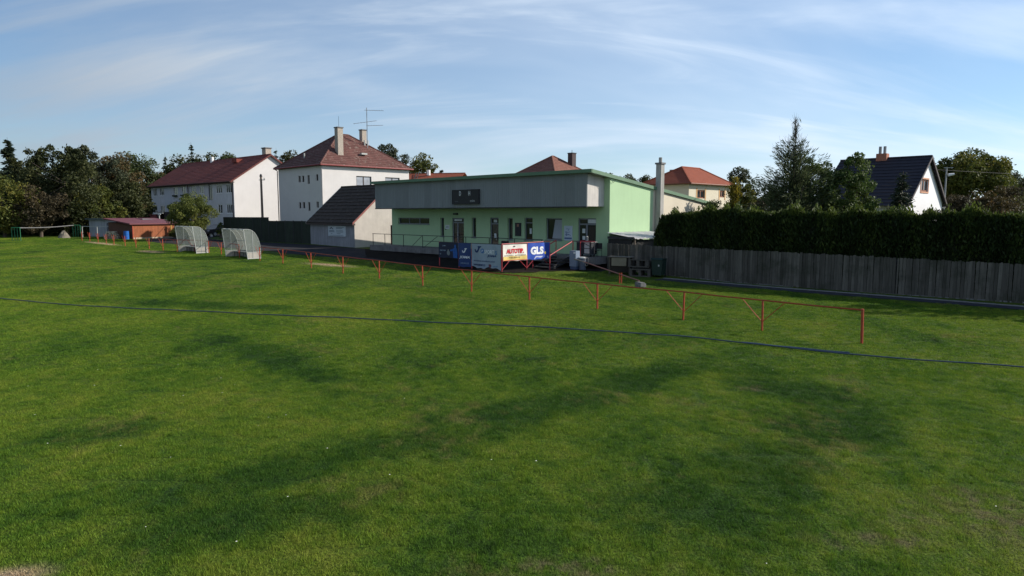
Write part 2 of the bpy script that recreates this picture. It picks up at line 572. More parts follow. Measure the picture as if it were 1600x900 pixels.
# ------------------------------------------------------------------ ground, road, paths
def grass_colour(nt):
    """colour of the lawn from world position; returns a colour socket"""
    nd, lk = nt.nodes, nt.links
    geo = nd.new('ShaderNodeNewGeometry')
    fl = nd.new('ShaderNodeVectorMath'); fl.operation = 'MULTIPLY'
    fl.inputs[1].default_value = (1, 1, 0)
    lk.new(geo.outputs['Position'], fl.inputs[0])

    def noise(scale, det, rough=0.55, st=(1, 1, 1), loc=(0, 0, 0)):
        mp = nd.new('ShaderNodeMapping'); mp.inputs['Scale'].default_value = st; mp.inputs['Location'].default_value = loc
        mp.inputs['Rotation'].default_value = (0, 0, math.radians(30))
        lk.new(fl.outputs[0], mp.inputs[0])
        n = nd.new('ShaderNodeTexNoise'); n.inputs['Scale'].default_value = scale; n.inputs['Detail'].default_value = det
        n.inputs['Roughness'].default_value = rough
        lk.new(mp.outputs[0], n.inputs['Vector'])
        return n.outputs['Fac']

    def math2(op, a, b, c=None):
        m = nd.new('ShaderNodeMath'); m.operation = op
        for i, q in enumerate((a, b, c)):
            if q is None: continue
            if isinstance(q, (int, float)): m.inputs[i].default_value = q
            else: lk.new(q, m.inputs[i])
        return m.outputs[0]

    def rng(v, a, b, c=0.0, d=1.0):
        m = nd.new('ShaderNodeMapRange'); m.interpolation_type = 'SMOOTHSTEP'
        lk.new(v, m.inputs['Value'])
        m.inputs['From Min'].default_value = a; m.inputs['From Max'].default_value = b
        m.inputs['To Min'].default_value = c; m.inputs['To Max'].default_value = d
        return m.outputs[0]

    def mixc(f, a, b):
        m = nd.new('ShaderNodeMix'); m.data_type = 'RGBA'
        lk.new(f, m.inputs['Factor'])
        for k, q in (('A', a), ('B', b)):
            if isinstance(q, tuple): m.inputs[k].default_value = (*q, 1)
            else: lk.new(q, m.inputs[k])
        return m.outputs['Result']
    n1 = noise(0.17, 5, 0.6, (1, 0.6, 1))
    n2 = noise(0.55, 5, 0.6, (1, 0.55, 1), (7, 3, 0))
    n3 = noise(3.5, 4, 0.6)
    n4 = noise(0.9, 7, 0.7, (1, 0.8, 1), (31, 11, 0))

    def spots(lst, wob):
        tot = None
        for cx, cy, rx, ry, rot in lst:
            mp = nd.new('ShaderNodeMapping'); mp.vector_type = 'TEXTURE'
            mp.inputs['Location'].default_value = (cx, cy, 0)
            mp.inputs['Rotation'].default_value = (0, 0, math.radians(rot))
            mp.inputs['Scale'].default_value = (rx, ry, 1)
            lk.new(fl.outputs[0], mp.inputs[0])
            ln = nd.new('ShaderNodeVectorMath'); ln.operation = 'LENGTH'
            lk.new(mp.outputs[0], ln.inputs[0])
            v = math2('ADD', ln.outputs['Value'], math2('MULTIPLY', math2('SUBTRACT', n4, 0.5), wob))
            r = rng(v, 1.35, 0.25)
            tot = r if tot is None else math2('MAXIMUM', tot, r)
        return tot
    def band(pts, w):
        out = []
        for (xa, ya), (xb, yb) in zip(pts[:-1], pts[1:]):
            out.append(((xa + xb) / 2, (ya + yb) / 2, math.hypot(xb - xa, yb - ya) * 0.72, w, math.degrees(math.atan2(yb - ya, xb - xa))))
        return out
    dark_bands = spots(band([(4.9, 17.8), (1.7, 14.8), (-1.0, 12.3), (-2.7, 11.1), (-5.2, 9.3)], 1.0) + band([(5.5, 17.0), (7.0, 13.4), (4.9, 11.4), (3.2, 9.6), (1.7, 8.5)], 1.15)
                 + band([(-8.6, 20.6), (-4.4, 16.0)], 0.9) + band([(-8.3, 11.8), (-6.9, 12.5)], 0.7) + [(-13.0, 28.0, 6.0, 1.0, -15), (-3.4, 8.8, 2.2, .8, 20)], 2.7)  # darker, deeper green bands and ovals across the lawn
    f = math2('MULTIPLY_ADD', n2, 0.5, math2('MULTIPLY', n1, 0.5))
    f = math2('MULTIPLY_ADD', n3, 0.34, math2('SUBTRACT', f, 0.17))
    f = math2('MULTIPLY_ADD', noise(11.0, 4, 0.7, (1, 1, 1), (13, 5, 0)), 0.26, math2('SUBTRACT', f, 0.13))
    clump = noise(1.7, 5, 0.65, (1, 0.8, 1), (5, 41, 0))
    f = math2('MULTIPLY_ADD', clump, 0.26, math2('SUBTRACT', f, 0.13))
    f = math2('SUBTRACT', f, math2('MULTIPLY', dark_bands, 0.10))
    cr = nd.new('ShaderNodeValToRGB')
    cr.color_ramp.elements[0].position = 0.30; cr.color_ramp.elements[0].color = (0.020, 0.048, 0.009, 1)
    cr.color_ramp.elements[1].position = 0.66; cr.color_ramp.elements[1].color = (0.165, 0.200, 0.026, 1)
    e = cr.color_ramp.elements.new(0.42); e.color = (0.058, 0.120, 0.012, 1)
    e = cr.color_ramp.elements.new(0.53); e.color = (0.106, 0.166, 0.016, 1)
    lk.new(f, cr.inputs[0])
    col = mixc(math2('MULTIPLY', dark_bands, 0.60), cr.outputs[0], (0.021, 0.062, 0.009))
    dry = rng(math2('MULTIPLY_ADD', noise(2.6, 6, 0.7, (1, 0.7, 1), (3, 9, 0)), 0.5, math2('MULTIPLY', noise(0.35, 3, 0.5, (1, 1, 1), (17, 2, 0)), 0.5)), 0.54, 0.66, 0, 0.55)
    col = mixc(dry, col, (0.190, 0.165, 0.055))
    dry2 = spots([(6.4, 8.8, 1.7, 0.8, 10), (8.6, 9.6, 1.6, 0.6, 0), (0.6, 7.4, 1.2, 0.3, 0), (5.5, 15.2, 0.35, 0.2, 0), (4.7, 8.2, 0.8, 0.3, 0)], 4.5)
    brk = rng(noise(3.2, 7, 0.75, (1, 0.8, 1), (8, 23, 0)), 0.40, 0.62)
    col = mixc(math2('MULTIPLY', math2('MULTIPLY', dry2, brk), 0.75), col, (0.17, 0.135, 0.080))
    sand = spots([(-5.75, 7.25, 0.55, 0.28, 20), (-12.4, 46.2, 2.6, 0.62, -38), (-31.0, 58.7, 2.1, 0.75, -40), (-42.5, 70.8, 5.0, 0.6, -42)], 0.9)
    col = mixc(sand, col, (0.40, 0.30, 0.19))
    return col, fl


def grass_ground_mat():
    m, nt, out = newmat('lawn')
    col, fl = grass_colour(nt)
    nd, lk = nt.nodes, nt.links
    b = nd.new('ShaderNodeBsdfPrincipled')
    b.inputs['Roughness'].default_value = 0.9
    b.inputs['Specular IOR Level'].default_value = 0.1
    sc = nd.new('ShaderNodeVectorMath'); sc.operation = 'SCALE'
    lk.new(col, sc.inputs[0])
    n = nd.new('ShaderNodeTexNoise'); n.inputs['Scale'].default_value = 22; n.inputs['Detail'].default_value = 6
    lk.new(fl.outputs[0], n.inputs['Vector'])
    mr = nd.new('ShaderNodeMapRange'); mr.inputs['From Min'].default_value = 0.3; mr.inputs['From Max'].default_value = 0.7
    mr.inputs['To Min'].default_value = 0.28; mr.inputs['To Max'].default_value = 0.85
    lk.new(n.outputs['Fac'], mr.inputs['Value'])
    lk.new(mr.outputs[0], sc.inputs['Scale'])
    lk.new(sc.outputs[0], b.inputs['Base Color'])
    bp = nd.new('ShaderNodeBump'); bp.inputs['Strength'].default_value = 0.8; bp.inputs['Distance'].default_value = 0.05
    lk.new(n.outputs['Fac'], bp.inputs['Height'])
    lk.new(bp.outputs[0], b.inputs['Normal'])
    lk.new(b.outputs[0], out.inputs['Surface'])
    return m


def blade_mat():
    m, nt, out = newmat('grass_blade')
    col, fl = grass_colour(nt)
    nd, lk = nt.nodes, nt.links
    at = nd.new('ShaderNodeAttribute'); at.attribute_name = 'tint'
    mr = nd.new('ShaderNodeMapRange'); mr.inputs['To Min'].default_value = 0.78; mr.inputs['To Max'].default_value = 1.95
    lk.new(at.outputs['Fac'], mr.inputs['Value'])
    sc = nd.new('ShaderNodeVectorMath'); sc.operation = 'SCALE'
    lk.new(col, sc.inputs[0]); lk.new(mr.outputs[0], sc.inputs['Scale'])
    b = nd.new('ShaderNodeBsdfPrincipled')
    b.inputs['Roughness'].default_value = 0.6; b.inputs['Specular IOR Level'].default_value = 0.14
    t = nd.new('ShaderNodeBsdfTranslucent')
    lk.new(sc.outputs[0], b.inputs['Base Color']); lk.new(sc.outputs[0], t.inputs[0])
    mx = nd.new('ShaderNodeMixShader'); mx.inputs[0].default_value = 0.35
    lk.new(b.outputs[0], mx.inputs[1]); lk.new(t.outputs[0], mx.inputs[2])
    lk.new(mx.outputs[0], out.inputs['Surface'])
    return m


def build_ground():
    xs = [-900, -500, -300, -200, -150] + list(range(-120, 121, 8)) + [150, 200, 300, 500, 900]
    ys = [-200, -100, -50, -20] + list(range(0, 161, 8)) + [200, 260, 400, 700, 1200]
    b = MB()
    for y in ys:
        for x in xs:
            b.v.append((x, y, zg(y)))
    w = len(xs)
    for j in range(len(ys) - 1):
        for i in range(w - 1):
            b.f.append((j * w + i, j * w + i + 1, (j + 1) * w + i + 1, (j + 1) * w + i))
    structure('ground', b, grass_ground_mat())


build_ground()


def resample(pts, n):
    P = np.array(pts, float)
    L = np.r_[0, np.cumsum(np.linalg.norm(np.diff(P, axis=0), axis=1))]
    t = np.linspace(0, L[-1], n)
    return np.c_[np.interp(t, L, P[:, 0]), np.interp(t, L, P[:, 1])]


def strip(near, far, n, m, lift, jitter=0.0):
    A, B = resample(near, n), resample(far, n)
    b = MB()
    r = np.random.default_rng(5)
    for k in range(n):
        for j in range(m + 1):
            p = A[k] + (B[k] - A[k]) * j / m
            if j == 0 and jitter:
                p = p + r.normal(0, jitter, 2)
            b.v.append((p[0], p[1], zg(p[1]) + lift))
    for k in range(n - 1):
        for j in range(m):
            i = k * (m + 1) + j
            b.f.append((i, i + 1, i + m + 2, i + m + 1))
    return b


asphalt = mat('asphalt', (0.040, 0.038, 0.041), 1.0, 0.3, 1.2, 0.4, 60, spec=0.03, dirt=(0.062, 0.055, 0.048), dscale=0.7, dlo=0.5, dhi=0.72)
ROAD_NEAR = [(5.6, 42.0), (2.9, 42.3), (-0.2, 40.9), (-4.1, 43.6), (-8.76, 48.9), (-11.5, 51.1), (-17.2, 55.5), (-20.3, 58.4), (-27.4, 64.6), (-35, 70.4), (-40.4, 75.4), (-44, 84), (-47, 96)]
ROAD_FAR = [(6.3, 43.6), (4.4, 43.7), (0, 47.8), (-6, 54.6), (-11.5, 61.0), (-14.9, 63.6), (-17.5, 66.0), (-20.9, 69.2), (-27, 73.3), (-33, 77.2), (-35.5, 80), (-37, 85), (-39, 96)]
structure('road', strip(ROAD_NEAR, ROAD_FAR, 70, 6, 0.022, 0.16), asphalt)
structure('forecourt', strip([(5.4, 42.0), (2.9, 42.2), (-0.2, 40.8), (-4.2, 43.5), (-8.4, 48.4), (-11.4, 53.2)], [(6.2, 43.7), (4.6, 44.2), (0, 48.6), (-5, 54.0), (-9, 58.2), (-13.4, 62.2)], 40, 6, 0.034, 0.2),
          mat('forecourt_dark', (0.020, 0.017, 0.015), 1.0, 0.4, 1.6, 0.5, 25, spec=0.02, dirt=(0.035, 0.030, 0.026), dscale=1.1))  # near-black brown sheet over the road in front of the terrace
KERB = [(8.4, 37.9), (11.06, 35.5), (13.76, 33.1), (17.24, 30.35), (20.73, 27.41), (26, 23.2), (36, 15.4)]


def offset_line(pts, d):
    P = resample(pts, 60)
    T = np.gradient(P, axis=0)
    T /= np.linalg.norm(T, axis=1)[:, None]
    return P + np.c_[-T[:, 1], T[:, 0]] * d


structure('footpath', strip(offset_line(KERB, -0.95), offset_line(KERB, -0.03), 60, 3, 0.014, 0.05), mat('path_asphalt', (0.05, 0.05, 0.056), 1.0, 0.3, 2.0, 0.4, 50, spec=0.03))
kp = resample(KERB, 36)
kb = MB()
for (x0, y0), (x1, y1) in zip(kp[:-1], kp[1:]):
    d = Vector((x1 - x0, y1 - y0)); L = d.length; d.normalize()
    z = zg(y0)
    kb.obox((x0, y0), (d.x, d.y), (-d.y, d.x), 0.008, L - 0.008, -0.01, 0.05, z - 0.05, z + 0.05)
tag(obj('kerb', kb, mat('kerb_concrete', (0.21, 0.21, 0.21), 0.9, 0.25, 4, 0.3, 30)), kind='structure')


# ------------------------------------------------------------------ grass blades
def blade_patch(nb, wd, hmin, hmax, seed, leafy=0.0):
    r = np.random.default_rng(seed)
    c = r.uniform(-0.56, 0.56, (nb, 2))
    # tufted: pull part of the blades towards tuft centres
    t = r.uniform(-0.5, 0.5, (max(8, nb // 25), 2))
    pick = r.integers(0, len(t), nb)
    pull = r.uniform(0, 1, nb) < 0.5
    c[pull] = t[pick[pull]] + r.normal(0, 0.03, (pull.sum(), 2))
    h = r.uniform(hmin, hmax, nb)
    k1 = r.uniform(5, 16, (7, 2)) * r.choice([-1, 1], (7, 2)); k2 = r.uniform(0, 6.28, 7)
    fld = np.sin(c @ k1.T + k2).sum(1) / 7 ** .5
    h *= np.clip(0.95 + 0.34 * fld, 0.35, 1.8)
    az = r.uniform(0, 2 * np.pi, nb)
    lean = r.uniform(0.1, 0.9, nb) * h
    la = r.uniform(0, 2 * np.pi, nb)
    w = wd * r.uniform(0.6, 1.4, nb) / 2
    V = np.zeros((nb, 3, 3))
    V[:, 0, :2] = c + np.c_[np.cos(az), np.sin(az)] * w[:, None]
    V[:, 1, :2] = c - np.c_[np.cos(az), np.sin(az)] * w[:, None]
    V[:, 2, :2] = c + np.c_[np.cos(la), np.sin(la)] * lean[:, None]
    V[:, 2, 2] = h
    me = bpy.data.meshes.new('blade_patch')
    me.vertices.add(nb * 3); me.vertices.foreach_set('co', V.reshape(-1))
    me.loops.add(nb * 3); me.loops.foreach_set('vertex_index', np.arange(nb * 3, dtype=np.int32))
    me.polygons.add(nb); me.polygons.foreach_set('loop_start', np.arange(0, nb * 3, 3, dtype=np.int32))
    at = me.attributes.new('tint', 'FLOAT', 'FACE')
    at.data.foreach_set('value', r.uniform(0, 1, nb).astype(np.float32))
    me.update(calc_edges=True)
    me.materials.append(BLADE)
    return bpy.data.objects.new('blade_patch', me)       # a source for the instances only, not linked to the scene


BLADE = blade_mat()


def pl_side(pts, x, y):
    """signed distance-like test: y below the polyline (towards the camera) at this x"""
    P = sorted(pts)
    return y < np.interp(x, [p[0] for p in P], [p[1] for p in P])


EDGE = ROAD_NEAR[1:-2] + [(5.6, 41.6), (7.6, 38.0)] + [tuple(p) for p in offset_line(KERB, -0.9)[4:]]
EDGE = [(-60, 100), (-50, 90)] + EDGE


def scatter(name, y0, y1, step, patches, scale, seed):
    r = np.random.default_rng(seed)
    pts = []
    y = y0
    while y < y1:
        x = -0.79 * y - 4
        while x < 0.79 * y + 4:
            if pl_side(EDGE, x, y + 0.45 * step):
                pts.append((x + r.uniform(-.1, .1) * step, y + r.uniform(-.1, .1) * step))
            x += step
        y += step
    pts = np.array(pts)
    k = len(patches)
    who = r.integers(0, k, len(pts))
    for i in range(k):
        p = pts[who == i]
        me = bpy.data.meshes.new(name)
        me.from_pydata([(a, b, zg(b) + 0.002) for a, b in p], [], [])
        rot = me.attributes.new('turn', 'FLOAT_VECTOR', 'POINT')
        rr = np.zeros((len(p), 3)); rr[:, 2] = r.integers(0, 4, len(p)) * np.pi / 2 + r.uniform(-.1, .1, len(p))
        rot.data.foreach_set('vector', rr.reshape(-1).astype(np.float32))
        o = link(name, me, BLADE)
        tag(o, kind='stuff')
        ng = bpy.data.node_groups.new('scatter', 'GeometryNodeTree')
        ng.interface.new_socket('Geometry', in_out='INPUT', socket_type='NodeSocketGeometry')
        ng.interface.new_socket('Geometry', in_out='OUTPUT', socket_type='NodeSocketGeometry')
        gi = ng.nodes.new('NodeGroupInput'); go = ng.nodes.new('NodeGroupOutput')
        ip = ng.nodes.new('GeometryNodeInstanceOnPoints')
        oi = ng.nodes.new('GeometryNodeObjectInfo'); oi.inputs['Object'].default_value = patches[i]
        oi.inputs['As Instance'].default_value = True
        na = ng.nodes.new('GeometryNodeInputNamedAttribute'); na.data_type = 'FLOAT_VECTOR'; na.inputs['Name'].default_value = 'turn'
        er = ng.nodes.new('FunctionNodeEulerToRotation')
        ng.links.new(na.outputs['Attribute'], er.inputs[0])
        ng.links.new(gi.outputs[0], ip.inputs['Points'])
        ng.links.new(oi.outputs['Geometry'], ip.inputs['Instance'])
        ng.links.new(er.outputs[0], ip.inputs['Rotation'])
        ip.inputs['Scale'].default_value = (scale, scale, 1)
        ng.links.new(ip.outputs[0], go.inputs[0])
        md = o.modifiers.new('scatter', 'NODES'); md.node_group = ng


scatter('lawn_grass', 5.5, 17, 1.0, [blade_patch(5200, 0.0062, 0.018, 0.046, 1), blade_patch(4800, 0.0062, 0.018, 0.044, 2), blade_patch(5400, 0.006, 0.018, 0.05, 3)], 1.0, 21)
scatter('lawn_grass', 17, 34, 1.0, [blade_patch(2400, 0.011, 0.018, 0.048, 4), blade_patch(2200, 0.011, 0.018, 0.046, 5)], 1.0, 22)
scatter('lawn_grass', 34, 84, 2.0, [blade_patch(2400, 0.011, 0.018, 0.05, 6), blade_patch(2300, 0.011, 0.018, 0.048, 7)], 2.0, 23)

fb = MB()
rr = random.Random(4)
for k in range(80):
    y = rr.uniform(7.5, 30); x = rr.uniform(-0.78, 0.1) * y if rr.random() < 0.75 else rr.uniform(-.2, .75) * y
    if not pl_side(EDGE, x, y + 1): continue
    if rr.random() < 0.5: x, y = -8 + rr.gauss(0, 3.0), 17 + rr.gauss(0, 3.0)
    z = zg(y) + 0.055; s = rr.uniform(0.008, 0.014)
    fb.v += [(x + s * math.cos(t), y + s * math.sin(t), z + 0.004 * math.sin(3 * t)) for t in np.linspace(0, 2 * math.pi, 7)[:-1]]
    n = len(fb.v); fb.f.append(tuple(range(n - 6, n)))
tag(obj('daisies', fb, mat('daisy', (0.75, 0.74, 0.66), 0.8, 0.1)), kind='stuff')

# blue hose lying across the pitch
hp = [(-26.0, 31.2), (-22.24, 29.62), (-18.4, 27.75), (-12.35, 26.1), (-7.04, 24.75), (-1.78, 23.4), (2.12, 22.3), (5.23, 21.15), (7.01, 19.98), (8.38, 19.12), (10.31, 18.05), (13.06, 17.0), (17.5, 15.8)]
P = resample(hp, 90)
hb = MB()
pts = [(x, y + 0.05 * math.sin(i * 0.5) + 0.03 * math.sin(i * 1.3), zg(y) + 0.055) for i, (x, y) in enumerate(P)]
hb.path(pts, 0.019, 7)
pl = [(x + 0.02 * math.sin(i), y + 0.11 + 0.03 * math.sin(i * .9), zg(y) + 0.05) for i, (x, y) in enumerate(resample([(6.9, 20.05), (8.38, 19.16), (9.4, 18.6)], 16))]
hb.path(pl, 0.022, 7)
tag(obj('hose', hb, mat('blue_hose', (0.030, 0.052, 0.095), 0.5, 0.2, 4.0)), 'long blue water hose lying across the grass pitch', 'hose')


# ------------------------------------------------------------------ red pitch railing
def pitch_railing():
    POSTS = [(10.47, 20.2), (8.24, 22.26), (6.19, 24.37), (3.38, 26.9), (0.75, 29.42), (-1.91, 32.21), (-4.58, 34.73), (-7.37, 37.8), (-10.1, 40.7), (-12.95, 43.9),
             (-15.85, 47.2), (-18.26, 49.38), (-20.9, 52.3), (-23.53, 55.3), (-25.4, 57.2), (-27.2, 58.6), (-28.9, 59.0), (-30.97, 60.6), (-33.07, 62.3), (-35.43, 64.4), (-37.62, 66.45),
             (-39.87, 68.5), (-41.6, 70.1), (-43.57, 71.99), (-45.6, 73.9), (-47.9, 76.2)]
    root = thing('pitch_railing', 'long red steel railing with braced posts along the pitch edge', 'railing', *POSTS[0])
    rx, ry = POSTS[0]
    H = 1.02
    pts = [(x - rx, y - ry, zg(y) + H) for x, y in POSTS]
    for i, ((x, y, zt), (ax, ay)) in enumerate(zip(pts, POSTS)):
        z0 = zg(ay)
        ln = 0.02 * math.sin(i * 2.3)
        b = MB()
        if i == 0:
            b.tube((x + 0.03, y, z0 - 0.1), (x, y, zt + 0.03), 0.042, 8)
        else:
            b.tube((x + ln, y, z0 - 0.1), (x, y, zt - 0.02), 0.034, 8)
        obj('post', b, red_paint, root)
        for sgn in (-1, 1):
            j = i + sgn
            if i == 0 or j < 0 or j >= len(pts): continue
            d = Vector(pts[j]) - Vector(pts[i]); d.normalize()
            t = d * 0.72
            b = MB().tube((x, y, z0 + 0.30), (x + t.x, y + t.y, zt + t.z - 0.02), 0.014, 5)
            obj('brace', b, red_paint, root)
    # the top rail: complete near the camera, broken off further along
    def rail(i0, i1):
        b = MB()
        for a, c in zip(pts[i0:i1], pts[i0 + 1:i1 + 1]):
            mid = ((a[0] + c[0]) / 2, (a[1] + c[1]) / 2, (a[2] + c[2]) / 2 - 0.012)
            b.path([a, mid, c], 0.024, 7)
        obj('top_rail', b, red_paint, root)
    rail(0, 4); rail(4, 8); rail(8, 11); rail(12, 17)


pitch_railing()


# ------------------------------------------------------------------ dugouts
poly = polymat('polycarbonate')
lower_pan = mat('dugout_board', (0.36, 0.335, 0.30), 0.8, 0.12, 3.0, streak=0.1)


def make_dugout():
    root = thing('dugout', 'nearer curved team dugout of clear plastic sheets beside the railing', 'dugout', -21.0, 52.05, math.atan2(-.692, .722), 'team dugouts at the pitch edge')
    z = ZB[root.name]
    W = 1.85
    prof = [(-0.25, 2.2), (-0.08, 2.22), (0.12, 2.2)] + [(0.12 + 0.9 * math.cos(t), 0.55 + 1.65 * math.sin(t)) for t in np.linspace(math.pi / 2, 0, 10)[1:]]
    # skin panels between ribs
    n = 4
    for k in range(n):
        x0 = -W + 2 * W * k / n + 0.02; x1 = -W + 2 * W * (k + 1) / n - 0.02
        b = MB()
        for (y0, za), (y1, zb) in zip(prof[:-1], prof[1:]):
            b.quad((x0, y0, z + za), (x1, y0, z + za), (x1, y1, z + zb), (x0, y1, z + zb))
        obj('roof_panel', b, poly, root)
    for sx in (-1, 1):
        x = sx * (W - 0.012)
        b = MB()
        b.quad(*([(x, -0.02, z + 0.5)] + [(x, y, z + zz) for y, zz in prof]))
        obj('side_panel', b, poly, root)
        b = MB().box(x - 0.012, x + 0.012, 0.0, 1.02, z + 0.02, z + 0.5)
        obj('lower_side_board', b, lower_pan, root)
    b = MB().box(-W, W, 1.005, 1.03, z + 0.02, z + 0.55)
    obj('lower_back_board', b, lower_pan, root)
    # frame
    b = MB()
    for k in range(n + 1):
        x = -W + 2 * W * k / n
        b.path([(x, y, z + zz) for y, zz in prof] + [(x, 1.02, z)], 0.019, 6)
        if k in (0, n):
            b.tube((x, 0, z - 0.02), (x, -0.25, z + 2.2), 0.032, 6)
            b.tube((x, 0.42, z), (x, 0.42, z + 2.13), 0.022, 6)
            b.tube((x, 0.0, z + 0.03), (x, 1.02, z + 0.03), 0.03, 6)
            b.tube((x, -0.04, z + 0.5), (x, 1.02, z + 0.52), 0.024, 6)
    for y, zz in ((-0.25, 2.2), (0.12, 2.2), (1.02, 0.55), (0.85, 1.3), (1.02, 0.03)):
        b.tube((-W, y, z + zz), (W, y, z + zz), 0.026, 6)
    obj('frame', b, galv, root)
    s = obj('bench_seat', MB().box(-W + 0.1, W - 0.1, 0.45, 0.8, z + 0.44, z + 0.48), mat('bench_board', (0.32, 0.32, 0.30), 0.8, 0.2, 4), root)
    for x in (-1.45, -0.5, 0.5, 1.45):
        b = MB().tube((x, 0.5, z), (x, 0.5, z + 0.44), 0.022, 6).tube((x, 0.75, z), (x, 0.75, z + 0.44), 0.022, 6).tube((x, 0.5, z + 0.40), (x, 0.75, z + 0.40), 0.02, 6)
        obj('bench_leg', b, dark_metal, root)
    return root


dug = make_dugout()
dug2 = copy_tree(dug)
dug2.location = (-27.5, 57.9, zg(57.9))
dug2['label'] = 'farther curved team dugout of clear plastic sheets, in front of the lit bush'


# ------------------------------------------------------------------ clubhouse
def clubhouse():
    WX, WY = 6.34, 44.6
    T = 1.45                       # terrace level
    root = thing('clubhouse', 'long green single storey clubhouse with grey sheet fascia under a sloping roof', 'building', WX, WY, ANG)
    L = 24.15
    zs = lambda y: 6.80 - 0.125 * (y + 2.0) + 0.0     # underside of the roof
    X = lambda t: L - t            # distance from left end of the front wall
    o = (-L, 0)
    ops = {'strip': (L - 23.19, L - 18.76, 3.32, 3.86), 'A': (L - 17.32, L - 16.83, 2.34, 3.88), 'door1': (L - 15.83, L - 14.36, T, 3.86),
           'B': (L - 13.42, L - 12.91, 2.35, 3.9), 'C': (L - 11.33, L - 10.38, T, 3.91), 'D': (L - 9.41, L - 8.87, 2.28, 3.89),
           'E': (L - 7.66, L - 6.85, 2.29, 3.92), 'F': (L - 5.56, L - 4.06, 2.37, 3.89), 'G': (L - 2.65, L - 1.10, T, 3.9)}
    b = MB().wall(o, U, NI, L, 0.6, zs(0), ops.values(), 0.22)
    obj('front_wall', b, green_wall, root)
    # right side wall follows the roof slope; green part then cream part
    b = MB()
    b.quad((0, 0, 0.6), (0, 5.0, 0.6), (0, 5.0, zs(5.0)), (0, 0, zs(0)))
    obj('side_wall', b, green_wall, root)
    b = MB()
    b.quad((0, 5.0, 0.6), (0, 13.2, 0.6), (0, 13.2, zs(13.2)), (0, 5.0, zs(5.0)))
    b.quad((0, 13.2, 0.6), (-L, 13.2, 0.6), (-L, 13.2, zs(13.2)), (0, 13.2, zs(13.2)))
    obj('rear_wall', b, cream_wall, root)
    b = MB()
    b.quad((-L, 0, 0.6), (-L, 13.2, 0.6), (-L, 13.2, zs(13.2)), (-L, 0, zs(0)))
    obj('left_wall', b, green_wall, root)
    # roof slab
    b = MB()
    pr = [(-2.05, zs(-2.05)), (13.5, zs(13.5)), (13.5, zs(13.5) + 0.16), (-2.05, zs(-2.05) + 0.16)]
    b.prism(pr, lambda y, z: (-L - 0.15, y, z), lambda y, z: (0.10, y, z))
    r = obj('roof', b, roof_sheet, root)
    b = MB()
    b.obox((0, -2.06), U, NI, -L - 0.16, 0.12, -0.05, -0.003, zs(-2.06) - 0.04, zs(-2.06) + 0.18)
    pr = [(-2.05, zs(-2.05) - 0.05), (13.5, zs(13.5) - 0.05), (13.5, zs(13.5) + 0.175), (-2.05, zs(-2.05) + 0.175)]
    b.prism(pr, lambda y, z: (0.103, y, z), lambda y, z: (0.14, y, z))
    obj('verge_trim', b, green_trim, r)
    for k in range(14):           # seams of the roof sheets
        pass
    # fascia: sheets with ribs, boxed out over the terrace
    fx0, fx1, fy = -24.06, -0.46, -1.79
    npan = 24
    wp = (fx1 - fx0) / npan
    b = MB()
    b.box(0.004, wp - 0.004, 0, 0.05, 4.67, 6.78)
    for k in range(1, 5):
        c = wp * k / 5
        b.box(c - 0.012, c + 0.012, -0.014, -0.001, 4.68, 6.77)
    z0 = ZB[root.name]
    first = obj('fascia_panel', b, fascia_m, root)
    rg = random.Random(3)
    for k in range(npan):
        q = first if k == 0 else first.copy()
        if k: COL.objects.link(q)
        q.location = (fx0 + wp * k, fy - 0.01 * rg.random(), 0)
    b = MB().box(fx1 - 0.05, fx1, fy + 0.055, 0.0, 4.67, 6.70)
    obj('fascia_side', b, mat('fascia_sunlit_side', (0.50, 0.47, 0.44), 0.8, 0.12, 1.5, streak=0.1), root)  # sunlit end: sunlight put into a paler colour than the other fascia faces
    b = MB().box(fx0, fx0 + 0.05, fy + 0.055, 0.0, 4.67, 6.70)
    obj('fascia_side', b, fascia_m, root)
    b = MB().box(fx0 + 0.05, fx1 - 0.05, fy + 0.055, -0.002, 4.70, 4.76)
    obj('soffit', b, mat('soffit_board', (0.20, 0.21, 0.21), 0.9, 0.1), root)
    b = MB().box(fx0 - 0.01, fx1 + 0.01, fy - 0.035, fy + 0.05, 4.60, 4.668)
    obj('fascia_drip', b, dark_metal, root)
    # windows and doors
    W = lambda k, **kw: window(root, o, U, NI, *ops[k][:2], *ops[k][2:], **kw)
    W('strip', fm=frame_grey, gm=glass, mull=3, depth=0.13, sill=frame_grey)
    for k in 'ABD':
        W(k, fm=frame_grey, gm=glass, depth=0.15, sill=frame_grey)
    W('E', fm=frame_grey, gm=glass, depth=0.12, sill=frame_grey, transom=3.55)
    w = W('F', fm=frame_grey, gm=glass, depth=0.14, sill=frame_grey)
    s0, s1, za, zb = ops['F']
    b = MB()
    b.quad((-L + s0 + 0.55, 0.09, za + 0.1), (-L + s1 - 0.06, 0.09, za + 0.1), (-L + s1 - 0.06, 0.12, zb - 0.1), (-L + s0 + 0.78, 0.12, zb - 0.1))
    obj('tilted_sash', b, mat('pale_blind', (0.34, 0.37, 0.42), 0.4, 0.05), w)

    def door(k, glazed, mull=2, hn=True, leaf=frame_grey, split=0.5, top=3.5):
        s0, s1, za, zb = ops[k]
        d = MB()
        fw = 0.08
        d.obox(o, U, NI, s0, s0 + fw, 0.1, 0.18, za, zb).obox(o, U, NI, s1 - fw, s1, 0.1, 0.18, za, zb).obox(o, U, NI, s0 + fw, s1 - fw, 0.1, 0.18, zb - fw, zb)
        d.obox(o, U, NI, s0 + fw, s1 - fw, 0.1, 0.18, top - 0.05, top + 0.05)
        if mull == 2:
            c = s0 + (s1 - s0) * split
            d.obox(o, U, NI, c - 0.06, c + 0.06, 0.097, 0.18, za, top - 0.05)
        d.obox(o, U, NI, s0 + fw, s1 - fw, 0.103, 0.178, za, za + 0.28)
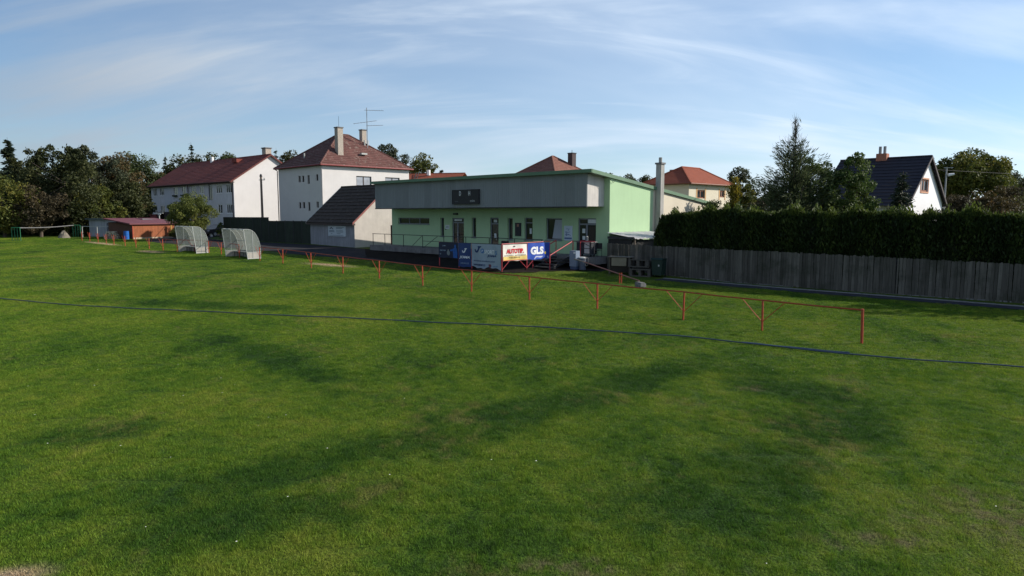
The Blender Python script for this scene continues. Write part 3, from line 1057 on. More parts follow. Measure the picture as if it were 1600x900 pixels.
        dd = obj('door', d, leaf, root)
        g = MB().obox(o, U, NI, s0 + 0.05, s1 - 0.05, 0.14, 0.155, za + 0.2, zb - 0.05)
        obj('pane', g, glass, dd)
        h = MB()
        c = s0 + (s1 - s0) * split + (0.0 if mull == 2 else 0.2)
        h.obox(o, U, NI, c - 0.02, c + 0.02, 0.03, 0.06, za + 0.75, za + 1.25)
        h.obox(o, U, NI, c - 0.015, c + 0.015, 0.06, 0.10, za + 0.8, za + 0.83).obox(o, U, NI, c - 0.015, c + 0.015, 0.06, 0.10, za + 1.17, za + 1.2)
        obj('handle', h, galv, dd)
        return dd
    paper = mat('notice_paper', (0.62, 0.66, 0.68), 0.8, 0.1, 9.0)
    d1 = door('door1', True, split=0.42)
    obj('transom_lit_patch', MB().obox(o, U, NI, ops['door1'][0] + 0.2, ops['door1'][1] - 0.35, 0.10, 0.13, 3.62, 3.76), paper, d1)  # pale board painting in the white-lit patch of the transom
    dc = door('C', True, mull=1, top=3.45)
    obj('note', MB().obox(o, U, NI, ops['C'][0] + 0.35, ops['C'][0] + 0.6, 0.125, 0.135, 2.35, 2.7), paper, dc)
    obj('note', MB().obox(o, U, NI, ops['C'][0] + 0.3, ops['C'][0] + 0.65, 0.125, 0.135, 3.55, 3.75), paper, dc)
    dg_ = door('G', True, split=0.45, top=3.5)
    obj('house_sign', MB().obox(o, U, NI, ops['G'][0] + 0.82, ops['G'][1] - 0.06, 0.06, 0.09, 3.57, 3.82), paper, dg_)
    obj('dark_leaf', MB().obox(o, U, NI, ops['G'][0] + 0.86, ops['G'][1] - 0.16, 0.12, 0.135, 1.8, 3.35), mat('dark_door_leaf', (0.035, 0.028, 0.02), 0.6, 0.1), dg_)
    obj('note', MB().obox(o, U, NI, ops['G'][0] + 0.3, ops['G'][0] + 0.55, 0.12, 0.13, 2.9, 3.2), paper, dg_)
    obj('note', MB().obox(o, U, NI, ops['G'][0] + 0.32, ops['G'][0] + 0.55, 0.12, 0.13, 2.45, 2.7), paper, dg_)
    obj('note', MB().obox(o, U, NI, ops['E'][0] + 0.42, ops['E'][0] + 0.62, 0.11, 0.118, 2.75, 3.15), paper, root)
    obj('vent_box', MB().box(-9.96, -9.28, -0.12, -0.002, 1.98, 2.17), dark_metal, root)
    obj('wall_lamp', MB().box(-15.5, -15.05, -0.16, -0.002, 4.12, 4.25), dark_metal, root)
    obj('air_brick', MB().box(-16.7, -16.5, -0.03, -0.002, 2.9, 3.0), dark_metal, root)
    # terrace slab
    b = MB().box(-24.9, 0.3, -1.9, -0.003, 1.0, T)
    tr = obj('terrace_slab', b, concrete, root)
    for x in (-24.6, -21.6, -18.4, -15.2, -12.0, -8.8, -5.6):
        obj('terrace_pier', MB().box(x - 0.15, x + 0.15, -1.75, -1.45, 0.5, 0.998), concrete, tr)
    obj('under_slab_shade', MB().box(-24.7, 0.2, -0.6, -0.1, 0.5, 0.998), black, tr)  # black block painting in the shade of the gap beneath the slab
    # chimney standing beside the wall
    cx, cy = 0.24, 5.45
    b = MB().box(cx - 0.21, cx + 0.21, cy - 0.21, cy + 0.21, 0.6, 7.62)
    c = obj('chimney', b, chim_conc, root)
    obj('chimney_cap', MB().box(cx - 0.27, cx + 0.27, cy - 0.27, cy + 0.27, 7.622, 7.74), concrete, c)
    obj('chimney_pot', MB().tube((cx, cy, 7.742), (cx, cy, 8.1), 0.12, 10), chim_conc, c)
    # downpipe and cable at the corner
    b = MB().path([(0.06, -0.2, 6.5), (0.09, 0.25, 6.2), (0.09, 0.6, 6.52), (0.09, 1.3, 6.42)], 0.012, 4)
    obj('loose_cable', b, dark_metal, root)
    # small items on the wall that are their own things

    def on_wall(name, label, cat, x0, x1, z0, z1, m, dep=0.03):
        t = thing(name, label, cat, *(Vector((WX, WY)) + A_DIR * x0 + B_DIR * (-0.004)), ANG)
        obj('board', MB().box(0, x1 - x0, -dep, 0, z0, z1), m, t)
        return t
    t = on_wall('wall_poster', 'pale blue poster on the green wall beside the entrance door', 'poster', -3.83, -3.11, 2.37, 3.38, mat('poster_paper', (0.50, 0.58, 0.68), 0.7, 0.1, 6))
    blu = mat('poster_ink', (0.10, 0.16, 0.30), 0.7, 0.1)
    b = MB()
    rq = random.Random(9)
    for k in range(14):
        x = rq.uniform(0.1, 0.55); z = rq.uniform(2.68, 3.25)
        b.box(x, x + rq.uniform(.05, .16), -0.034, -0.0305, z, z + rq.uniform(.02, .07))
    b.box(0.03, 0.69, -0.034, -0.0305, 2.46, 2.58)
    obj('print', b, blu, t)
    t = on_wall('wall_notice', 'small square white notice on the green wall left of the double door', 'notice', -16.65, -16.13, 2.95, 3.29, paper)
    obj('print', MB().box(0.1, 0.42, -0.034, -0.0305, 3.05, 3.2), mat('notice_ink', (0.35, 0.42, 0.42), 0.7, 0.1), t)
    t = on_wall('notice_case', 'dark framed notice case on the green wall between two narrow windows', 'notice case', -8.57, -7.98, 2.57, 3.54, dark_metal, 0.06)
    obj('crest', MB().box(0.2, 0.4, -0.066, -0.0605, 3.25, 3.45), mat('crest_ink', (0.30, 0.16, 0.12), 0.7, 0.2), t)
    # scoreboard
    s = thing('scoreboard', 'black scoreboard with white letters fixed on the grey fascia', 'scoreboard', *(Vector((WX, WY)) + A_DIR * -13.45 + B_DIR * (-1.83)), ANG)
    obj('case', MB().box(0, 2.98, -0.12, 0, 4.95, 5.97), mat('scoreboard_black', (0.018, 0.018, 0.022), 0.5, 0.2), s)
    e = MB()
    for a in ((-0.02, 3.0, 4.92, 4.948), (-0.02, 3.0, 5.972, 6.0), (-0.02, -0.002, 4.948, 5.972), (2.982, 3.0, 4.948, 5.972)):
        e.box(a[0], a[1], -0.14, 0.0, a[2], a[3])
    obj('bezel', e, dark_metal, s)
    led = mat('scoreboard_white', (0.55, 0.56, 0.55), 0.6, 0.1)
    f = lambda x, z: (x, -0.124, z)
    obj('lettering', text_mesh('D', 0.92, 5.72, 0.22, 0.34, f, bold=0.03), led, s)
    obj('lettering', text_mesh('H', 1.95, 5.72, 0.22, 0.34, f, bold=0.03), led, s)
    obj('lettering', text_mesh('min', 2.30, 5.16, 0.5, 0.18, f, bold=0.03), mat('scoreboard_dim', (0.30, 0.31, 0.31), 0.6, 0.1), s)
    obj('lettering', MB().box(0.3, 0.68, -0.128, -0.1215, 5.10, 5.13), mat('scoreboard_faint', (0.12, 0.12, 0.13), 0.6, 0.1), s)
    return root


clubhouse()
WC = Vector((6.34, 44.6))


def cl(x, y):
    """clubhouse-local to world"""
    p = WC + A_DIR * x + B_DIR * y
    return p.x, p.y


def terrace_rails():
    T = 1.45
    t = thing('terrace_railing', 'dark steel railing along the concrete terrace at the left end', 'railing', *cl(-24.7, -1.8), ANG, z=T)
    posts = [0.2, 2.0, 4.7, 7.3, 7.4 + 2.6, 12.6, 15.2, 17.8, 20.4]
    for i, x in enumerate(posts):
        obj('post', MB().tube((x, 0, T), (x, 0, T + 1.0), 0.028, 6), dark_metal, t)
    obj('rail', MB().tube((0.1, 0, T + 1.0), (20.5, 0, T + 1.0), 0.026, 6), dark_metal, t)
    obj('rail', MB().tube((7.3, 0, T + 0.55), (20.5, 0, T + 0.55), 0.02, 6), dark_metal, t)
    obj('brace', MB().tube((5.8, 0, T + 0.03), (7.2, 0, T + 0.95), 0.02, 6), dark_metal, t)
    obj('brace', MB().tube((7.45, 0, T + 0.03), (9.2, 0, T + 0.95), 0.02, 6), dark_metal, t)
    # right hand part by the entrance, painted red
    t = thing('entrance_railing', 'railing with red top bars on the terrace in front of the right entrance', 'railing', *cl(-1.55, -1.82), ANG, z=T)
    for i, (x, m) in enumerate(((0.0, red_fresh), (0.62, red_fresh), (1.75, dark_metal))):
        obj('post', MB().tube((x, 0, T), (x, 0, T + 1.0), 0.03, 6), m, t)
    obj('rail', MB().tube((0.62, 0, T + 1.0), (1.75, 0, T + 1.0), 0.034, 6), red_fresh, t)
    obj('rail', MB().tube((0.0, 0, T + 0.99), (0.62, 0, T + 0.99), 0.026, 6), dark_metal, t)
    obj('rail', MB().tube((0.62, 0, T + 0.55), (1.75, 0, T + 0.55), 0.022, 6), dark_metal, t)
    obj('brace', MB().tube((0.75, 0, T + 0.95), (1.6, 0, T + 0.6), 0.02, 6), dark_metal, t)
    # stairs
    s = thing('entrance_stairs', 'short flight of steps with red handrails up to the terrace', 'stairs', *cl(-2.95, -4.15), ANG)
    z0 = ZB[s.name]
    n = 4
    rise = (T - z0) / (n + 1)
    for k in range(n):
        obj('tread', MB().box(0, 1.4, 0.1 + k * 0.5, 0.1 + k * 0.5 + 0.46, z0 + rise * (k + 1) - 0.05, z0 + rise * (k + 1)), mat('stair_tread', (0.075, 0.068, 0.058), 0.9, 0.2, 4), s)
    for x in (0.04, 1.31):
        b = MB().prism([(0.05, z0), (0.5, z0), (2.24, T - 0.25), (2.24, T - 0.03), (1.9, T - 0.03), (0.05, z0 + rise - 0.055)], lambda y, z: (x, y, z), lambda y, z: (x + 0.05, y, z))
        obj('stringer', b, dark_metal, s)
    for x in (-0.03, 1.43):
        obj('post', MB().tube((x, 0.05, z0 - 0.05), (x, 0.05, z0 + 0.92), 0.03, 6), red_fresh, s)
        obj('post', MB().tube((x, 2.3, T + 0.0), (x, 2.3, T + 1.02), 0.03, 6), red_fresh, s)
        obj('handrail', MB().tube((x, 0.05, z0 + 0.9), (x, 2.3, T + 1.0), 0.032, 6), red_fresh, s)


terrace_rails()


# ------------------------------------------------------------------ banners and their red frame
def banners():
    P0 = Vector((-0.62, 41.36))
    zb = zg(41.36)
    TOP = 2.36
    fr = thing('banner_frame', 'red steel fence frame carrying the sponsor banners before the clubhouse', 'fence', P0.x, P0.y, ANG)
    # leg along the clubhouse (local -x) and leg towards it (local +y)
    spots = [(0, 0), (-2.72, 0), (-3.97, 0), (-5.95, 0), (0, 2.2), (0, 4.35)]
    for x, y in spots:
        wy = P0.y + A_DIR.y * x + B_DIR.y * y
        obj('post', MB().tube((x, y, zg(wy) - 0.1), (x, y, TOP), 0.032, 7), red_fresh, fr)
    obj('top_rail', MB().tube((0, 0, TOP), (-5.98, 0, TOP - 0.05), 0.026, 6), dark_metal, fr)
    obj('top_rail', MB().tube((0, 0, TOP + .01), (0, 4.4, TOP + 0.06), 0.028, 6), red_fresh, fr)
    for y, s in ((0, 1), (2.2, -1), (2.2, 1), (4.35, -1)):
        wy = P0.y + B_DIR.y * y
        obj('brace', MB().tube((0, y, zg(wy) + 0.12), (0, y + s * 0.62, 1.3), 0.018, 5), red_fresh, fr)

    def banner(name, label, along, s0, s1, z0, z1, m, seed, sag=0.0):
        # along 'a' hangs facing the pitch; along 'b' faces right
        if along == 'a':
            p = P0 + A_DIR * s0 - B_DIR * 0.05; ang = ANG
        else:
            p = P0 + B_DIR * s0 + A_DIR * 0.05; ang = math.atan2(.709, .705)
        t = thing(name, label, 'banner', p.x, p.y, ang, 'sponsor banners on the red frame')
        w = s1 - s0
        ph = seed * 1.7

        def rip(x, z):
            k = (TOP - z) / (TOP - z0 + .01)
            return 0.028 * math.sin(2.1 * x + ph) * (0.3 + k) + 0.012 * math.sin(6.3 * x + 3.1 * z + ph)

        def low(x):
            return z0 + sag * (0.5 + 0.5 * math.sin(3.4 * x + ph)) + sag * .4 * math.sin(9 * x)
        nx, nz = 18, 8
        b = MB()
        for back in (0, 1):
            i0 = len(b.v)
            for j in range(nz + 1):
                for i in range(nx + 1):
                    x = w * i / nx; zl = low(x); z = zl + (z1 - zl) * j / nz
                    b.v.append((x, rip(x, z) + back * 0.008, z))
            for j in range(nz):
                for i in range(nx):
                    q = i0 + j * (nx + 1) + i
                    b.f.append((q, q + 1, q + nx + 2, q + nx + 1))
        obj('sheet', b, m, t, smooth=True)
        fn = lambda x, z: (x, rip(x, z) - 0.012, z)
        fn2 = lambda x, z: (x, rip(x, z) - 0.017, z)
        return t, w, fn, fn2

    def shape(pts, fn):
        b = MB()
        b.quad(*[fn(*p) for p in pts])
        return b

    def blob(cx, cz, rx, rz, fn, n=16):
        return shape([(cx + rx * math.cos(t), cz + rz * math.sin(t)) for t in np.linspace(0, 2 * math.pi, n + 1)[:-1]], fn)

    def jlogo(cx, cz, s, fn):
        # italic J swoosh as a ribbon
        outer = [(0.10, 0.50), (0.78, 0.50), (0.62, 0.30), (0.42, 0.30), (0.18, -0.22), (-0.02, -0.44), (-0.34, -0.50), (-0.66, -0.34), (-0.74, -0.02), (-0.50, 0.02),
                 (-0.46, -0.14), (-0.30, -0.24), (-0.16, -0.18), (-0.04, 0.0), (0.12, 0.30), (-0.04, 0.36)]
        b = MB()
        # ribbon quads keep the concave outline clean
        strips = [[(0.78, 0.50), (-0.04, 0.50), (-0.02, 0.30), (0.60, 0.30)], [(0.44, 0.31), (0.10, 0.31), (-0.06, -0.02), (0.22, -0.16)], [(0.22, -0.16), (-0.06, -0.02), (-0.18, -0.20), (-0.02, -0.44)],
                  [(-0.02, -0.44), (-0.18, -0.20), (-0.32, -0.24), (-0.34, -0.50)], [(-0.34, -0.50), (-0.32, -0.24), (-0.46, -0.14), (-0.66, -0.34)], [(-0.66, -0.34), (-0.46, -0.14), (-0.50, 0.06), (-0.76, 0.0)]]
        for q in strips:
            b.quad(*[fn(cx + x * s, cz + z * s) for x, z in q])
        return b
    navy = mat('print_navy', (0.015, 0.04, 0.13), 0.6, 0.05)
    white = mat('print_white', (0.72, 0.74, 0.78), 0.6, 0.05)
    sky_b = mat('print_light_blue', (0.06, 0.16, 0.36), 0.6, 0.05)
    red = mat('print_red', (0.55, 0.02, 0.03), 0.6, 0.05)
    brown = mat('print_brown', (0.22, 0.15, 0.06), 0.6, 0.05)
    yellow = mat('print_yellow', (0.75, 0.55, 0.08), 0.6, 0.05)
    pale = mat('print_pale_blue', (0.30, 0.40, 0.52), 0.6, 0.05)
    # JV sport
    t, w, fn, fn2 = banner('sponsor_banner', 'pale grey sports shop banner with a big dark blue J', 'a', -2.70, -0.06, 0.80, 2.33, mat('banner_grey', (0.30, 0.36, 0.43), 0.6, 0.12, 2.0), 1, 0.10)
    obj('logo', jlogo(0.62, 1.98, 0.42, fn), navy, t)
    obj('emblem', blob(1.03, 1.90, 0.17, 0.15, fn), sky_b, t)
    obj('lettering', text_mesh('JV', 1.03, 1.90, 0.2, 0.15, fn2, 0.2, 0.03), white, t)
    obj('lettering', text_mesh('SPORT', 1.66, 1.86, 0.86, 0.24, fn, 0.0, 0.02), white, t)
    obj('lettering', text_mesh('S', 2.25, 1.82, 0.16, 0.24, fn, 0.0, 0.03), sky_b, t)
    obj('lettering', text_mesh('JOMA', 1.87, 1.60, 0.78, 0.17, fn, 0.3, 0.04), navy, t)
    obj('lettering', text_mesh('VELKOOBCHOD, MALOOBCHOD, E-SHOP', 1.18, 1.26, 1.95, 0.09, fn, 0, 0.02), navy, t)
    obj('lettering', text_mesh('WWW.JVSPORT.CZ', 0.75, 1.00, 1.15, 0.15, fn, 0, 0.04), navy, t)
    obj('emblem', shape([(1.62, 1.10), (1.86, 1.10), (1.86, 0.97), (1.74, 0.86), (1.62, 0.97)], fn), mat('print_crest', (0.16, 0.05, 0.07), 0.6, 0.1), t)
    obj('lettering', text_mesh('SPORT', 2.22, 0.98, 0.36, 0.07, fn, 0, 0.02), sky_b, t)
    # blue one
    t, w, fn, fn2 = banner('sponsor_banner', 'dark blue narrow banner with a white J logo and word', 'a', -3.95, -2.74, 0.80, 2.33, mat('banner_navy', (0.018, 0.045, 0.16), 0.5, 0.15, 2.0), 2, 0.04)
    obj('logo', jlogo(0.62, 1.86, 0.30, fn), white, t)
    obj('lettering', text_mesh('JOMA', 0.60, 1.42, 1.02, 0.21, fn, 0.3, 0.04), white, t)
    obj('lettering', text_mesh('JVSPORT.CZ', 0.62, 1.04, 0.8, 0.11, fn, 0, 0.01), pale, t)
    # dark one with printed shapes
    t, w, fn, fn2 = banner('sponsor_banner', 'very dark blue banner with a bright blue figure and round crest', 'a', -5.93, -3.99, 1.30, 2.31, mat('banner_black_blue', (0.012, 0.018, 0.05), 0.5, 0.2, 2.0), 3, 0.03)
    fig = mat('print_figure', (0.02, 0.10, 0.36), 0.6, 0.4, 6.0)
    obj('figure', shape([(1.45, 1.34), (1.85, 1.34), (1.86, 1.75), (1.78, 2.0), (1.60, 2.02), (1.40, 1.92), (1.12, 1.86), (1.16, 1.76), (1.40, 1.78)], fn), fig, t)
    obj('figure', blob(1.66, 2.10, 0.10, 0.12, fn), fig, t)
    obj('crest', blob(0.96, 1.64, 0.16, 0.16, fn), mat('print_grey', (0.20, 0.23, 0.24), 0.6, 0.3, 9), t)
    obj('crest', blob(0.96, 1.83, 0.07, 0.05, fn), mat('print_grey', (0.20, 0.23, 0.24)), t)
    obj('lettering', text_mesh('JOMA', 0.55, 2.10, 0.36, 0.09, fn, 0, 0.02), pale, t)
    obj('lettering', text_mesh('PARTNER', 0.42, 1.80, 0.55, 0.08, fn, 0, 0.02), pale, t)
    obj('lettering', text_mesh('FC', 0.20, 1.56, 0.12, 0.09, fn, 0, 0.02), pale, t)
    # the two sunlit ones
    t, w, fn, fn2 = banner('sponsor_banner', 'white and yellow banner with large red word in the sun', 'b', 0.07, 2.14, 1.31, 2.32, mat('banner_white', (0.70, 0.68, 0.62), 0.6, 0.05, 2.0), 4, 0.02)
    b = MB()
    for i in range(12):
        x0 = 0.02 + (w - 0.04) * i / 12; x1 = 0.02 + (w - 0.04) * (i + 1) / 12
        b.quad(fn(x0, 1.36), fn(x1, 1.36), fn(x1, 1.60 - 0.02 * math.sin(i + 1)), fn(x0, 1.60 - 0.02 * math.sin(i)))
    obj('print_band', b, mat('print_pale_yellow', (0.66, 0.50, 0.16), 0.6, 0.25, 3.0), t)
    b = MB()
    for i in range(12):
        x0 = w * i / 12; x1 = w * (i + 1) / 12
        b.quad(fn2(x0, 1.345), fn2(x1, 1.345), fn2(x1, 1.375), fn2(x0, 1.375))
    obj('print_line', b, red, t)
    obj('lettering', text_mesh('AUTOTIP.', 1.03, 1.92, 1.46, 0.30, fn2, 0, 0.05), red, t)
    obj('lettering', text_mesh('AUTODÍLY · AUTOSERVIS', 1.03, 1.66, 1.86, 0.10, fn2, 0, 0.015), brown, t)
    obj('lettering', text_mesh('PNEUSERVIS', 0.98, 1.52, 0.92, 0.09, fn2, 0, 0.02), brown, t)
    b = shape([(0.84, 2.16), (1.02, 2.16), (1.06, 2.20), (1.02, 2.25), (0.9, 2.25), (0.86, 2.20)], fn2)
    obj('emblem', b, mat('print_dark', (0.10, 0.09, 0.09), 0.6, 0.1), t)
    t, w, fn, fn2 = banner('sponsor_banner', 'bright blue banner with three large white letters and yellow dot', 'b', 2.24, 4.30, 1.30, 2.36, mat('banner_blue', (0.025, 0.075, 0.40), 0.5, 0.2, 1.6), 5, 0.04)
    obj('lettering', text_mesh('GLS', 0.84, 1.88, 1.18, 0.50, fn, 0, 0.06), white, t)
    obj('dot', blob(1.60, 1.71, 0.085, 0.085, fn), yellow, t)
    obj('print_band', shape([(0.55, 1.34), (1.98, 1.36), (1.86, 1.50), (0.70, 1.53)], fn), mat('print_white_blue', (0.50, 0.54, 0.68), 0.6, 0.1), t)


banners()


# ------------------------------------------------------------------ clutter by the fence and stairs
def clutter():
    steel_blue = mat('cabinet_blue_grey', (0.17, 0.215, 0.29), 0.5, 0.1, 3)
    t = thing('utility_cabinet', 'narrow blue grey cabinet standing right of the stairs', 'cabinet', 3.95, 43.0, ANG)
    z = ZB[t.name]
    obj('body', MB().box(-0.25, 0.25, -0.2, 0.2, z + 0.22, z + 1.2), steel_blue, t)
    obj('base', MB().box(-0.22, 0.22, -0.17, 0.17, z, z + 0.217), mat('cabinet_base', (0.06, 0.09, 0.16), 0.6, 0.1), t)
    obj('meter', MB().box(0.08, 0.22, -0.225, -0.202, z + 1.02, z + 1.14), frame_white, t)
    t = thing('barrel', 'small ribbed barrel with white lid beside the blue grey cabinet', 'barrel', 4.42, 42.75)
    z = ZB[t.name]
    b = MB()
    for k in range(5):
        b.tube((0, 0, z + 0.15 * k), (0, 0, z + 0.15 * (k + 1) - 0.02), 0.2, 12)
        b.tube((0, 0, z + 0.15 * (k + 1) - 0.02), (0, 0, z + 0.15 * (k + 1)), 0.215, 12)
    obj('body', b, mat('barrel_grey', (0.09, 0.11, 0.15), 0.5, 0.1), t)
    obj('lid', MB().tube((0, 0, z + 0.752), (0, 0, z + 0.82), 0.225, 12), frame_white, t)
    t = thing('catering_cart', 'dark catering cart with a white front panel on the terrace', 'cart', *cl(-0.95, -1.35), ANG, z=1.45)
    z = 1.45
    obj('body', MB().box(-0.45, 0.75, -0.28, 0.28, z + 0.16, z + 0.92), mat('cart_dark', (0.03, 0.032, 0.04), 0.6, 0.2), t)
    obj('front_panel', MB().box(0.22, 0.62, -0.31, -0.285, z + 0.22, z + 0.96), mat('cart_white', (0.48, 0.46, 0.45), 0.6, 0.1), t)
    obj('worktop', MB().box(-0.5, 0.8, -0.33, 0.33, z + 0.925, z + 0.965), mat('cart_top', (0.30, 0.26, 0.26), 0.5, 0.1), t)
    obj('tap', MB().tube((0.25, 0, z + 0.965), (0.25, 0, z + 1.3), 0.02, 6).tube((0.25, 0, z + 1.3), (0.25, -0.12, z + 1.27), 0.015, 6), galv, t)
    for x in (-0.35, 0.65):
        for y in (-0.18, 0.18):
            obj('wheel', MB().tube((x - 0.02, y, z + 0.08), (x + 0.02, y, z + 0.08), 0.08, 10), black_rubber, t)
    t = thing('garden_chair', 'dark garden chair at the right end of the terrace', 'chair', *cl(-0.05, -1.2), ANG, z=1.45)
    obj('seat', MB().box(-0.22, 0.22, -0.2, 0.22, z + 0.42, z + 0.46), dark_metal, t)
    obj('backrest', MB().box(-0.22, 0.22, 0.2, 0.24, z + 0.5, z + 0.88), dark_metal, t)
    for x in (-0.2, 0.2):
        for y in (-0.18, 0.22):
            obj('leg', MB().tube((x, y, z), (x, y, z + (0.42 if y < 0 else 0.88)), 0.015, 5), dark_metal, t)
    # wooden box table
    t = thing('wooden_hutch', 'low wooden hutch with pale front board before the plank fence', 'hutch', 6.45, 40.6, ANG + 0.35)
    z = ZB[t.name]
    obj('top', MB().box(-0.7, 0.75, -0.35, 0.35, z + 0.98, z + 1.03), mat('hutch_top', (0.13, 0.115, 0.10), 0.8, 0.2), t)
    obj('front_board', MB().box(-0.45, 0.45, -0.30, -0.27, z + 0.48, z + 0.96), mat('hutch_board', (0.24, 0.21, 0.15), 0.8, 0.15), t)
    obj('cavity', MB().box(-0.6, 0.65, -0.24, 0.3, z + 0.1, z + 0.97), mat('hutch_dark', (0.03, 0.025, 0.02), 0.9, 0.2), t)
    for x in (-0.58, 0.63):
        for y in (-0.26, 0.28):
            obj('leg', MB().box(x - 0.04, x + 0.04, y - 0.04, y + 0.04, z - 0.03, z + 0.978), wood_raw, t)
    # two pallets leaning / stacked
    pal = mat('pallet_wood', (0.080, 0.072, 0.064), 0.9, 0.25, 5)

    def pallet(x, y, ang, tilt, zoff_, label):
        t = thing('pallet', label, 'pallet', x, y, ang, 'grey wooden pallets by the fence', z=zg(y) + zoff_)
        z = ZB[t.name]
        for zz in (0.0, 0.38):
            for k in range(2):
                obj('board', MB().box(-0.6, 0.6, -0.4 + k * 0.5, -0.1 + k * 0.5, z + zz, z + zz + 0.06), pal, t)
        for xx in (-0.6, -0.07, 0.46):
            obj('block', MB().box(xx, xx + 0.14, -0.38, 0.38, z + 0.063, z + 0.377), pal, t)
        t.rotation_euler = (tilt, 0, ang)
        return t
    pallet(7.45, 39.15, ANG + 0.3, 0.0, 0.0, 'lower grey wooden pallet crate of the stack by the plank fence')
    pallet(7.4, 39.25, ANG + 0.18, -0.10, 0.5, 'upper tilted grey wooden pallet crate on top of the stack')
    t = thing('wheelie_bin', 'dark green wheeled bin next to the stacked pallets', 'bin', 8.35, 38.75, ANG + 0.2)
    z = ZB[t.name]
    gb = mat('bin_green', (0.012, 0.03, 0.024), 0.4, 0.1)
    b = MB().prism([(-0.27, z + 0.12), (0.27, z + 0.12), (0.33, z + 1.0), (-0.33, z + 1.0)], lambda x, zz: (x, -0.32, zz), lambda x, zz: (x, 0.34, zz))
    obj('body', b, gb, t)
    obj('lid', MB().prism([(-0.38, z + 1.003), (0.36, z + 1.003), (0.36, z + 1.05), (-0.30, z + 1.10)], lambda y, zz: (-0.35, y, zz), lambda y, zz: (0.35, y, zz)), gb, t)
    for x in (-0.3, 0.26):
        obj('wheel', MB().tube((x, 0.3, z + 0.1), (x + 0.05, 0.3, z + 0.1), 0.1, 12), black_rubber, t)
    obj('sticker', MB().box(0.08, 0.16, -0.335, -0.322, z + 0.62, z + 0.72), galv, t)
    # boom barrier
    t = thing('boom_barrier', 'low red pole barrier with counterweight lying open beside the railing', 'barrier', 5.66, 35.5, math.atan2(0.91, -0.41))
    z = ZB[t.name]
    for y in (-0.06, 0.06):
        obj('post', MB().tube((0, y, z - 0.05), (0, y, z + 0.56), 0.03, 7), red_paint, t)
    obj('boom', MB().tube((-1.7, 0, z + 0.30), (4.0, 0, z + 0.92), 0.032, 8), mat('boom_paint', (0.20, 0.09, 0.08), 0.6, 0.3, 3), t)
    obj('boom_tip', MB().tube((3.8, 0, z + 0.905), (4.9, 0.0, z + 1.0), 0.04, 8), mat('boom_tip_paint', (0.20, 0.17, 0.15), 0.6, 0.2), t)
    obj('counterweight', MB().box(-2.0, -1.5, -0.12, 0.12, z + 0.03, z + 0.24).box(-1.95, -1.75, -0.24, 0.24, z, z + 0.18), concrete, t)
    b = MB()
    pts = [(3.4 + 0.22 * math.cos(a), 0.05, z + 0.95 + 0.26 * math.sin(a)) for a in np.linspace(0, 2 * math.pi, 13)]
    b.path(pts, 0.016, 5)
    obj('wire_loop', b, mat('wire_grey', (0.14, 0.13, 0.125), 0.7, 0.2), t)


clutter()


# ------------------------------------------------------------------ lean-to, plank fence
def lean_to():
    t = thing('lean_to_shelter', 'low lean-to with pale corrugated roof against the clubhouse side wall', 'shelter', *cl(0.62, -0.3), ANG)
    b = MB()
    n = 34
    y0, y1 = 0.0, 4.9
    x0, x1, za, zb = 0.02, 1.6, 2.98, 2.68
    for k in range(n):
        a, c = y0 + (y1 - y0) * k / n, y0 + (y1 - y0) * (k + 1) / n
        h0, h1 = 0.03 * math.sin(k * 1.9), 0.03 * math.sin((k + 1) * 1.9)
        b.quad((x0 - .6, a, za + h0), (x1, a, zb + h0), (x1, c, zb + h1), (x0 - .6, c, za + h1))
        b.quad((x1, a, zb + h0), (x1, c, zb + h1), (x1, c, zb + h1 - 0.06), (x1, a, zb + h0 - 0.06))
    obj('roof_sheet', b, mat('corrugated_sheet', (0.44, 0.43, 0.44), 0.7, 0.15, 2), t)
    obj('rafter', MB().box(-0.5, 1.55, -0.06, -0.01, 2.60, 2.75), dark_metal, t)
    obj('side_boarding', MB().box(1.30, 1.34, 0, 4.8, 0.6, 2.55), mat('lean_dark', (0.03, 0.03, 0.03), 0.9, 0.2), t)
    obj('side_boarding', MB().box(-0.5, 1.28, 0.03, 0.07, 0.6, 2.58), mat('lean_dark', (0.03, 0.03, 0.03), 0.9, 0.2), t)
    for y in (0.1, 4.7):
        obj('post', MB().box(1.42, 1.52, y, y + 0.1, 0.6, 2.62), wood_raw, t)


lean_to()
FENCE = [(6.1, 43.75), (6.9, 42.3), (11.4, 36.35), (14.07, 34.0), (21.5, 28.4), (27.5, 24.0), (37, 17)]


